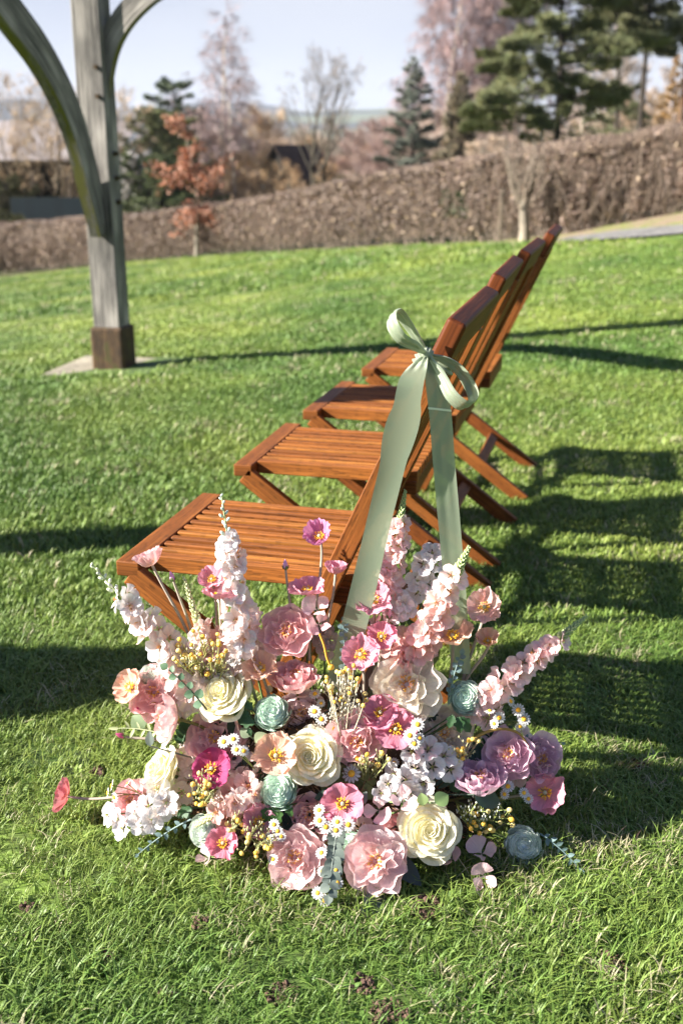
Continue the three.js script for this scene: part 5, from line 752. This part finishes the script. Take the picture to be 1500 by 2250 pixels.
bud(627, 1244, 15, 0.1, 0.85, 'orchid', 'purple poppy bud with green sepals left of the topmost poppy', [648, 1400]);
bud(379, 1270, 15, -0.15, 0.85, 'orchid', 'purple poppy bud just right of the lone pink poppy', [425, 1400]);
bud(855, 1352, 15, 0.2, 0.8, 'hot', 'pink poppy bud between the two hot pink poppies and white carnation', [835, 1450]);
bud(300, 1560, 17, 0.5, 0.3, 'magenta', 'dark pink bud below the far left peach poppy', [370, 1600]);
bud(268, 1617, 15, -0.6, 0.3, 'magenta', 'dark pink bud poking out left below the seen-from-behind peony', [360, 1630]);
// spikes
spike('delphinium', 535, 1450, 487, 1088, 22, 33, 24, ['white', 'blush', 'white'], 'buds', 'tallest white delphinium spike with pale green buds in front of the seat', { full: 0.74, tipColor: [0.55, 0.68, 0.58], back: -0.015, bow: 0.01 });
spike('delphinium', 432, 1490, 202, 1240, 19, 36, 27, ['white', 'blush', 'blush'], 'buds', 'white and blush delphinium spike leaning out to the left', { full: 0.76, tipColor: [0.66, 0.70, 0.52] });
spike('stock', 468, 1475, 404, 1268, 9, 28, 22, ['blush', 'peachpink', 'blush'], 'cone', 'short peach and blush spike with a green tip right of the lone pink poppy', { full: 0.5, tipColor: [0.66, 0.70, 0.40] });
spike('stock', 838, 1370, 890, 1078, 22, 28, 20, ['pink', 'pale', 'pink'], 'cone', 'pink stock spike with a green tip between the ribbon tails', { full: 0.76, back: 0.02 });
spike('stock', 900, 1460, 1030, 1202, 20, 34, 25, ['pale', 'blush', 'peachpink'], 'cone', 'peach-pink stock spike with a green tip crossing the right ribbon tail', { full: 0.78, back: 0.015, tipBack: -0.085 });
spike('stock', 1030, 1560, 1288, 1354, 22, 32, 24, ['pale', 'pink', 'pale'], 'cone', 'pink stock spike with a green tip reaching out to the right', { full: 0.76 });
spike('stock', 545, 1740, 430, 1815, 8, 30, 26, ['peachpink', 'blush'], 'cone', 'peach spike with a yellow-green tip hanging over the lower left mint ranunculus', { full: 0.6, tipColor: [0.70, 0.72, 0.36], back: -0.02 });
spike('stock', 520, 1500, 470, 1370, 10, 30, 26, ['blush', 'peachpink'], null, 'blush florets standing behind the upper yellow berries', { full: 0.95, back: 0.02 });
// floret clusters
cluster('white_florets', 'bright white floret cluster right of the central roses, above the low cream rose', [[905, 1650], [940, 1648], [975, 1662], [988, 1690], [950, 1685], [912, 1688], [930, 1720], [892, 1712], [868, 1700], [900, 1738]], 27, 'white');
cluster('white_florets', 'small white floret cluster above the hot pink poppy with the daisies', [[852, 1722, 0.9], [838, 1742, 0.8], [868, 1745, 0.8]], 24, 'white', { back: -0.01 });
cluster('white_florets', 'white floret cluster resting on the grass at the lower left', [[345, 1735], [365, 1765], [328, 1772], [300, 1788], [335, 1800], [262, 1798], [240, 1790], [272, 1818], [310, 1808], [352, 1785]], 26, 'white', { back: -0.02 });
cluster('white_florets', 'bluish white florets behind the peach-pink spike next to the right ribbon tail', [[948, 1218], [930, 1240], [955, 1238], [918, 1276], [938, 1282], [918, 1300]], 25, 'white', { back: 0.03 });
cluster('white_carnation', 'ruffled white carnation right of the hot pink poppy by the ribbon', [[880, 1322, 1], [892, 1338, 1], [872, 1345, 1], [888, 1328, 0.8]], 24, 'white', { back: 0.02 });
cluster('blush_florets', 'blush florets filling the left between the spike and large cream rose', [[385, 1462], [412, 1486], [398, 1512], [372, 1490], [420, 1530], [398, 1545], [440, 1470], [405, 1450]], 32, 'blush', { back: 0.015, eye: [0.8, 0.5, 0.4] });
cluster('blush_florets', 'blush florets below the tall white spike beside the tall pink peony', [[545, 1388], [560, 1410], [530, 1420], [575, 1440], [548, 1450], [590, 1420], [520, 1455], [555, 1370]], 30, 'blush', { back: 0.02, eye: [0.8, 0.5, 0.4] });
cluster('peach_florets', 'peach florets left of the green-centred mint ranunculus', [[508, 1742], [532, 1752], [520, 1775], [490, 1768], [545, 1728], [500, 1795]], 28, 'peachpink', { back: 0.005, eye: [0.8, 0.4, 0.1] });
cluster('peach_florets', 'peach florets at the foot of the right spikes above the ivory peony', [[880, 1425], [902, 1440], [925, 1432], [868, 1440], [890, 1405], [938, 1415], [915, 1455], [862, 1415]], 29, 'peachpink', { back: 0.025, eye: [0.8, 0.45, 0.1] });
cluster('blush_florets', 'blush florets deep behind the deep magenta poppy', [[500, 1660], [520, 1690], [440, 1660], [425, 1640], [530, 1715], [510, 1705], [555, 1640], [570, 1700]], 32, 'blush', { back: 0.035, eye: [0.8, 0.5, 0.4] });
cluster('blush_florets', 'shaded pink florets under the pink spike at the right', [[1060, 1545], [1080, 1560], [1040, 1562], [1068, 1578]], 25, 'pale', { back: 0.01 });
cluster('blush_florets', 'pink florets peeping out between the low white florets and the central rose', [[800, 1700], [820, 1720], [790, 1725], [775, 1690], [812, 1690]], 28, 'blush', { back: 0.045 });
cluster('pink_florets', 'pink petals showing between the upper mint ranunculus and dusty pink peony', [[690, 1600], [715, 1610], [730, 1590], [645, 1600], [625, 1610]], 30, 'pale', { back: 0.045 });
cluster('taupe_florets', 'fuzzy taupe lace flower behind the tall coral-hearted peony', [[712, 1385], [722, 1405], [706, 1410], [716, 1430], [702, 1395]], 20, 'taupe', { back: 0.03 });
cluster('blush_florets', 'blush florets low at the left between the sideways cream rose and magenta poppy', [[405, 1660], [390, 1690], [418, 1712], [400, 1740], [380, 1760], [425, 1680]], 27, 'blush', { back: 0.03, eye: [0.8, 0.5, 0.4] });
cluster('pink_florets', 'pale pink florets in the gap above the two lowest peonies', [[720, 1850], [745, 1842], [700, 1830], [660, 1815], [790, 1820], [640, 1800]], 28, 'pale', { back: 0.04 });
cluster('white_florets', 'white florets set back between the ivory peony and dusty pink peony', [[930, 1600], [955, 1625], [905, 1570], [985, 1650], [880, 1655]], 25, 'white', { back: 0.035 });
cluster('pink_florets', 'shaded pink florets behind the lilac peonies at the right', [[1085, 1610], [1150, 1625], [1010, 1640], [1060, 1660], [1025, 1600], [1130, 1700]], 28, 'pale', { back: 0.04 });
// sweet peas
sweetPea(696, 1340, 36, 0.35, 0.3, 'pale', 'lilac-pink sweet pea right of the tall coral-hearted peony', -0.01);
sweetPea(700, 1372, 30, 0.5, 0.1, 'pink', 'second sweet pea below the lilac-pink one by the tall peony', 0.0);
sweetPea(832, 1780, 36, -0.2, 0.2, 'pale', 'pale pink sweet pea left of the low cream rose');
sweetPea(884, 1762, 36, 0.1, 0.6, 'pale', 'pale pink sweet pea lying over the top of the low cream rose', -0.02);
sweetPea(992, 1889, 30, -0.4, 0.5, 'lilac', 'mauve sweet pea in shade below the low cream rose');
sweetPea(1058, 1876, 38, 0.1, 0.5, 'pale', 'upright pale mauve sweet pea on the grass at the lower right');
sweetPea(1060, 1924, 36, 0.1, -0.2, 'pale', 'lowest pale mauve sweet pea on the lit grass');
sweetPea(458, 1886, 27, -0.4, 0.3, 'blush', 'blush sweet pea on the grass below the hot pink poppy at the lower left');
// daisies
daisies('daisies over dark grass at the right edge above the lilac peonies', [[1121, 1541, 15, 0.8, 0.2], [1138, 1560, 18, 0, 0.1], [1150, 1580, 19, 0.2, 0.2], [1142, 1596, 14, 0, -0.6], [1096, 1577, 17, 0.2, 0], [1085, 1590, 14, -0.4, 0], [1075, 1562, 15, 0.1, 0.8]], [1040, 1620]);
daisies('daisies in front of the pink peony under the large cream rose', [[492, 1630, 18, -0.1, 0.3], [513, 1624, 17, 0.1, 0.4], [520, 1647, 16, 0, 0.2], [536, 1650, 15, 0.4, 0.1]], [560, 1690], -0.03);
daisies('shaded daisies between the mint ranunculus and the yellow berries in the middle', [[691, 1563, 18, 0, 0.2], [706, 1580, 17, 0.1, 0.1], [692, 1525, 17, -0.1, 0.6], [733, 1600, 17, -0.2, 0.2], [705, 1545, 12, 0.2, 0.3]], [725, 1650], 0.025);
daisies('daisies in a cluster between the low hot pink poppy and pale peonies', [[702, 1803, 18, -0.1, 0.3], [716, 1817, 19, 0.05, 0.25], [738, 1824, 19, 0, 0.15], [765, 1812, 19, 0.1, 0.2], [741, 1806, 17, 0, 0.4], [701, 1780, 17, -0.2, 0.4]], [740, 1770], -0.03);
daisies('daisies next to the pair of hot pink poppies under the ivory peony', [[917, 1592, 19, 0.1, 0.3], [900, 1616, 19, 0, 0.2], [910, 1634, 17, 0, 0], [922, 1622, 15, 0.4, 0.2]], [900, 1670], -0.03);
daisies('lowest daisies trailing on the grass with grey-green eucalyptus', [[706, 1874, 17, -0.2, 0.5], [740, 1940, 18, 0.3, 0.2], [698, 1962, 18, -0.2, 0.3], [714, 1978, 18, 0, 0], [738, 1912, 14, 0.2, 0.3], [708, 1915, 15, -0.2, 0.2]], [735, 1850], -0.01);
daisies('small shaded daisies below the leaf lobes of the green-centred mint ranunculus', [[602, 1812, 16, 0, 0.3], [610, 1826, 15, 0.1, 0.2], [590, 1842, 15, -0.2, 0.2], [600, 1888, 15, -0.2, 0.3], [618, 1838, 14, 0.2, 0.2]], [620, 1780]);
daisies('shaded daisies left of the far right pink poppy', [[1115, 1728, 18, 0, 0.5], [1108, 1745, 14, -0.4, 0], [1150, 1742, 15, 0.4, 0.2], [1160, 1755, 14, 0.2, 0.1]], [1070, 1760]);
daisies('daisies seen sideways left of the pink peony on the lower left', [[247, 1726, 17, -0.8, 0.1], [238, 1742, 16, -0.8, 0], [281, 1722, 12, -0.6, 0.6], [252, 1752, 15, -0.5, -0.2]], [320, 1750]);
daisies('daisy half hidden in dark foliage under the dusty pink peony', [[772, 1700, 26, -0.1, 0.3], [865, 1676, 14, 0.2, 0.2]], [800, 1740], 0.03);
// yellow berries
berries('upper left yellow berry spray among blush florets', 440, 1432, 66, 52, 34, [470, 1510], 11, { stem: [0.30, 0.30, 0.09], back: -0.02, footBack: 0.05 });
berries('middle yellow berry spray with pale grey stems right of the pink peonies', 752, 1520, 56, 66, 30, [755, 1650], 12, { stem: [0.45, 0.41, 0.30], bud: [0.72, 0.68, 0.58], back: -0.02 });
berries('shaded yellow berry spray above the lilac layered-back peony', 1035, 1650, 34, 26, 11, [985, 1700], 13, { stem: [0.4, 0.36, 0.2] });
berries('yellow berry spray over dark grass right of the low cream rose', 1078, 1800, 62, 34, 24, [1000, 1760], 14, { stem: [0.22, 0.26, 0.07], bud: [0.68, 0.70, 0.62] });
berries('yellow berry spray at the bottom between pink poppies', 560, 1855, 40, 30, 16, [580, 1790], 15, { back: -0.02 });
berries('yellow berry spray below the deep magenta poppy at the left', 432, 1735, 30, 42, 16, [480, 1720], 16, { back: -0.025 });
berries('yellow berry spray under the dusty pink peony', 815, 1668, 44, 26, 14, [800, 1720], 17, { back: 0.0 });
berries('yellow berries near the peach florets above the lowest left poppies', 520, 1815, 26, 20, 8, [540, 1780], 18, { back: -0.02 });
// foliage
const EUC = greenLeaf(0.20, 0.28, 0.20), DARKLEAF = greenLeaf(0.035, 0.10, 0.03), DEEP = greenLeaf(0.045, 0.085, 0.055), GREY = greenLeaf(0.16, 0.20, 0.17), BLUE = greenLeaf(0.17, 0.26, 0.25), OLIVELEAF = greenLeaf(0.16, 0.20, 0.06);
[[548, 1570, 508, 1562], [560, 1590, 520, 1580], [555, 1560, 535, 1538], [545, 1600, 552, 1618]].forEach((q, i) => leaf(['dark green lobed leaf pointing left of the upper mint ranunculus', 'dark green lobed leaf low left of the upper mint ranunculus', 'dark green lobed leaf rising left of the upper mint ranunculus', 'dark green lobed leaf hanging under the upper mint ranunculus'][i], ...q, 'lobed', DARKLEAF, { back: -0.005 }));
[[590, 1770, 580, 1808], [606, 1775, 612, 1815], [630, 1770, 642, 1795], [600, 1772, 596, 1812]].forEach((q, i) => leaf(['green leaf lobe hanging left under the green-centred mint ranunculus', 'longest green leaf lobe under the green-centred mint ranunculus', 'green leaf lobe hanging right under the green-centred mint ranunculus', 'green middle leaf lobe under the green-centred mint ranunculus'][i], ...q, 'lobed', greenLeaf(0.05, 0.14, 0.02), { back: 0.0 }));
[[995, 1570, 985, 1600], [1010, 1575, 1035, 1610], [1005, 1575, 1012, 1612]].forEach((q, i) => leaf(['dark green lobed leaf left below the blue-mint ranunculus', 'dark green lobed leaf right below the blue-mint ranunculus', 'dark green pointed leaf over the beige peony'][i], ...q, 'lobed', DARKLEAF, { back: -0.02 }));
leaf('green lobed leaf left of the lower left mint ranunculus', 425, 1775, 385, 1795, 'lobed', DARKLEAF);
leaf('big dark grey-green leaf right of the lowest pale pink peony', 862, 1880, 925, 1945, 'big', greenLeaf(0.05, 0.065, 0.06), { tipBack: -0.02 });
leaf('large dark leaf with a lit edge above the yellow berries on the right', 1040, 1745, 1106, 1768, 'oval', DEEP, { back: -0.02 });
leaf('grey-green leaf resting on the grass below the lowest pale pink peony', 840, 1965, 800, 2018, 'oval', greenLeaf(0.13, 0.16, 0.14), { tipBack: -0.01 });
leaf('dark leaf between the central cream rose and the low hot pink poppy', 735, 1740, 690, 1755, 'oval', DEEP, { back: 0.02 });
leaf('pale grey-green leaf right of the low hot pink poppy', 790, 1770, 805, 1738, 'oval', GREY, { back: 0 });
leaf('olive leaf behind the peach poppy by the right ribbon tail', 930, 1465, 965, 1415, 'oval', OLIVELEAF, { back: 0.03 });
leaf('curled light green leaf on top of the low cream rose', 930, 1770, 925, 1742, 'round', greenLeaf(0.22, 0.30, 0.10), { back: -0.035 });
leaf('second light green leaf on top of the low cream rose', 955, 1765, 985, 1745, 'round', greenLeaf(0.17, 0.26, 0.09), { back: -0.035 });
leaf('netted pale green round leaf below the upper mint ranunculus', 560, 1630, 585, 1612, 'round', greenLeaf(0.34, 0.40, 0.22), { back: -0.015 });
leaf('netted grey-green round leaf right of the daisies', 550, 1618, 528, 1600, 'round', greenLeaf(0.22, 0.27, 0.16), { back: 0.0 });
leaf('round grey-green leaf at the left under the seen-from-behind peony', 318, 1600, 290, 1572, 'round', greenLeaf(0.22, 0.30, 0.15));
leaf('oval dark leaf above the sideways cream rose', 330, 1640, 328, 1606, 'oval', GREY, { back: -0.02 });
leaf('olive leaf behind the white carnation', 860, 1372, 888, 1345, 'oval', OLIVELEAF, { back: 0.03 });
sprig('eucalyptus_sprig', 'blue-grey eucalyptus sprig stretching over dark grass from the lower right ranunculus', 1185, 1832, 1272, 1908, 'oval', 13, 15, BLUE, { tipBack: -0.02 });
sprig('eucalyptus_sprig', 'grey-green eucalyptus sprig hanging between the two lowest pale pink peonies', 742, 1810, 722, 1965, 'round', 18, 24, GREY, { back: -0.01, tipBack: -0.02 });
sprig('eucalyptus_sprig', 'thin eucalyptus sprig standing against the left ribbon tail', 758, 1500, 754, 1365, 'round', 13, 13, BLUE, { from: 0.2 });
sprig('eucalyptus_sprig', 'pale eucalyptus sprig rising beside the right ribbon tail', 985, 1530, 1012, 1438, 'round', 11, 12, BLUE, { from: 0.1 });
sprig('eucalyptus_sprig', 'faint eucalyptus sprig in shade above the outermost lilac peony', 1120, 1625, 1232, 1632, 'oval', 11, 14, BLUE, { back: 0.01 });
sprig('eucalyptus_sprig', 'blue-grey eucalyptus sprig on the grass under the lower left white florets', 420, 1800, 305, 1876, 'oval', 11, 14, BLUE, { back: -0.01 });
sprig('leafy_sprig', 'green round-leaved sprig across the left florets beside the large cream rose', 455, 1560, 368, 1470, 'round', 9, 18, greenLeaf(0.12, 0.22, 0.12), { back: -0.03, stemMat: flat(0.04, 0.05, 0.03) });
sprig('leafy_sprig', 'pale green filler sprig at the left edge under the dark pink bud', 380, 1620, 262, 1600, 'lance', 10, 22, greenLeaf(0.42, 0.46, 0.24));
// dark greenery inside the arrangement
[[560, 1700, 'left of centre'], [720, 1720, 'in the middle'], [830, 1740, 'left of the low cream rose'], [640, 1830, 'above the front left pale peony'], [1000, 1720, 'right of the white florets'], [480, 1770, 'below the deep magenta poppy'], [760, 1580, 'behind the middle berries'], [520, 1590, 'under the large cream rose'], [1060, 1640, 'beside the lilac peonies'], [400, 1640, 'right of the seen-from-behind peony'], [930, 1560, 'below the ivory peony'], [860, 1860, 'by the lowest pale peony']].forEach(([x, y, where], i) => {
  for (const k of [0, 1]) sprig('leafy_sprig', (k ? 'lower ' : 'upper ') + 'dark green leafy sprig deep inside the flowers ' + where, x, y + 30 * k, x + (hash(i, k) - 0.5) * 130, y - 40 + 90 * hash(i, k + 4), ['oval', 'lance', 'round'][(i + k) % 3], 8, 30, [DEEP, DARKLEAF, OLIVELEAF, DEEP][(i + k) % 4], { back: 0.03 });
});
// the curved brown stem at the right
{ const a = spot(1035, 1625, 4, -0.01), pts = [[1035, 1625], [1075, 1606], [1110, 1602], [1140, 1612], [1160, 1640]].map(([x, y]) => spot(x, y, 3, -0.01).p.sub(a.p)), t = thing('curved_twig', 'curved ochre-brown stem arching over the dusky lilac peony', 'twig', a.p.toArray()); part('shoot', tapered(new THREE.CatmullRomCurve3(pts).getPoints(16), Array(17).fill(0.0026), 6), flat(0.36, 0.22, 0.05), t); const n = new THREE.SphereGeometry(0.0036, 8, 6); n.translate(...pts[4].toArray()); part('node', n, flat(0.3, 0.2, 0.06), t); }
{ const a = spot(702, 1392, 4, -0.02), pts = [[702, 1392], [712, 1418], [718, 1445], [727, 1466]].map(([x, y]) => spot(x, y, 3, -0.02).p.sub(a.p)), t = thing('bent_twig', 'bent orange stem with a yellow bud beside the tall coral-hearted peony', 'twig', a.p.toArray()); part('shoot', tapered(new THREE.CatmullRomCurve3(pts).getPoints(12), Array(13).fill(0.0024), 6), flat(0.62, 0.30, 0.03), t); placePart(part('bud', berryGeo, flat(0.8, 0.5, 0.06, 0.5), t), new THREE.Quaternion(), 0.006, pts[3]); }
renderer.render(scene, camera);
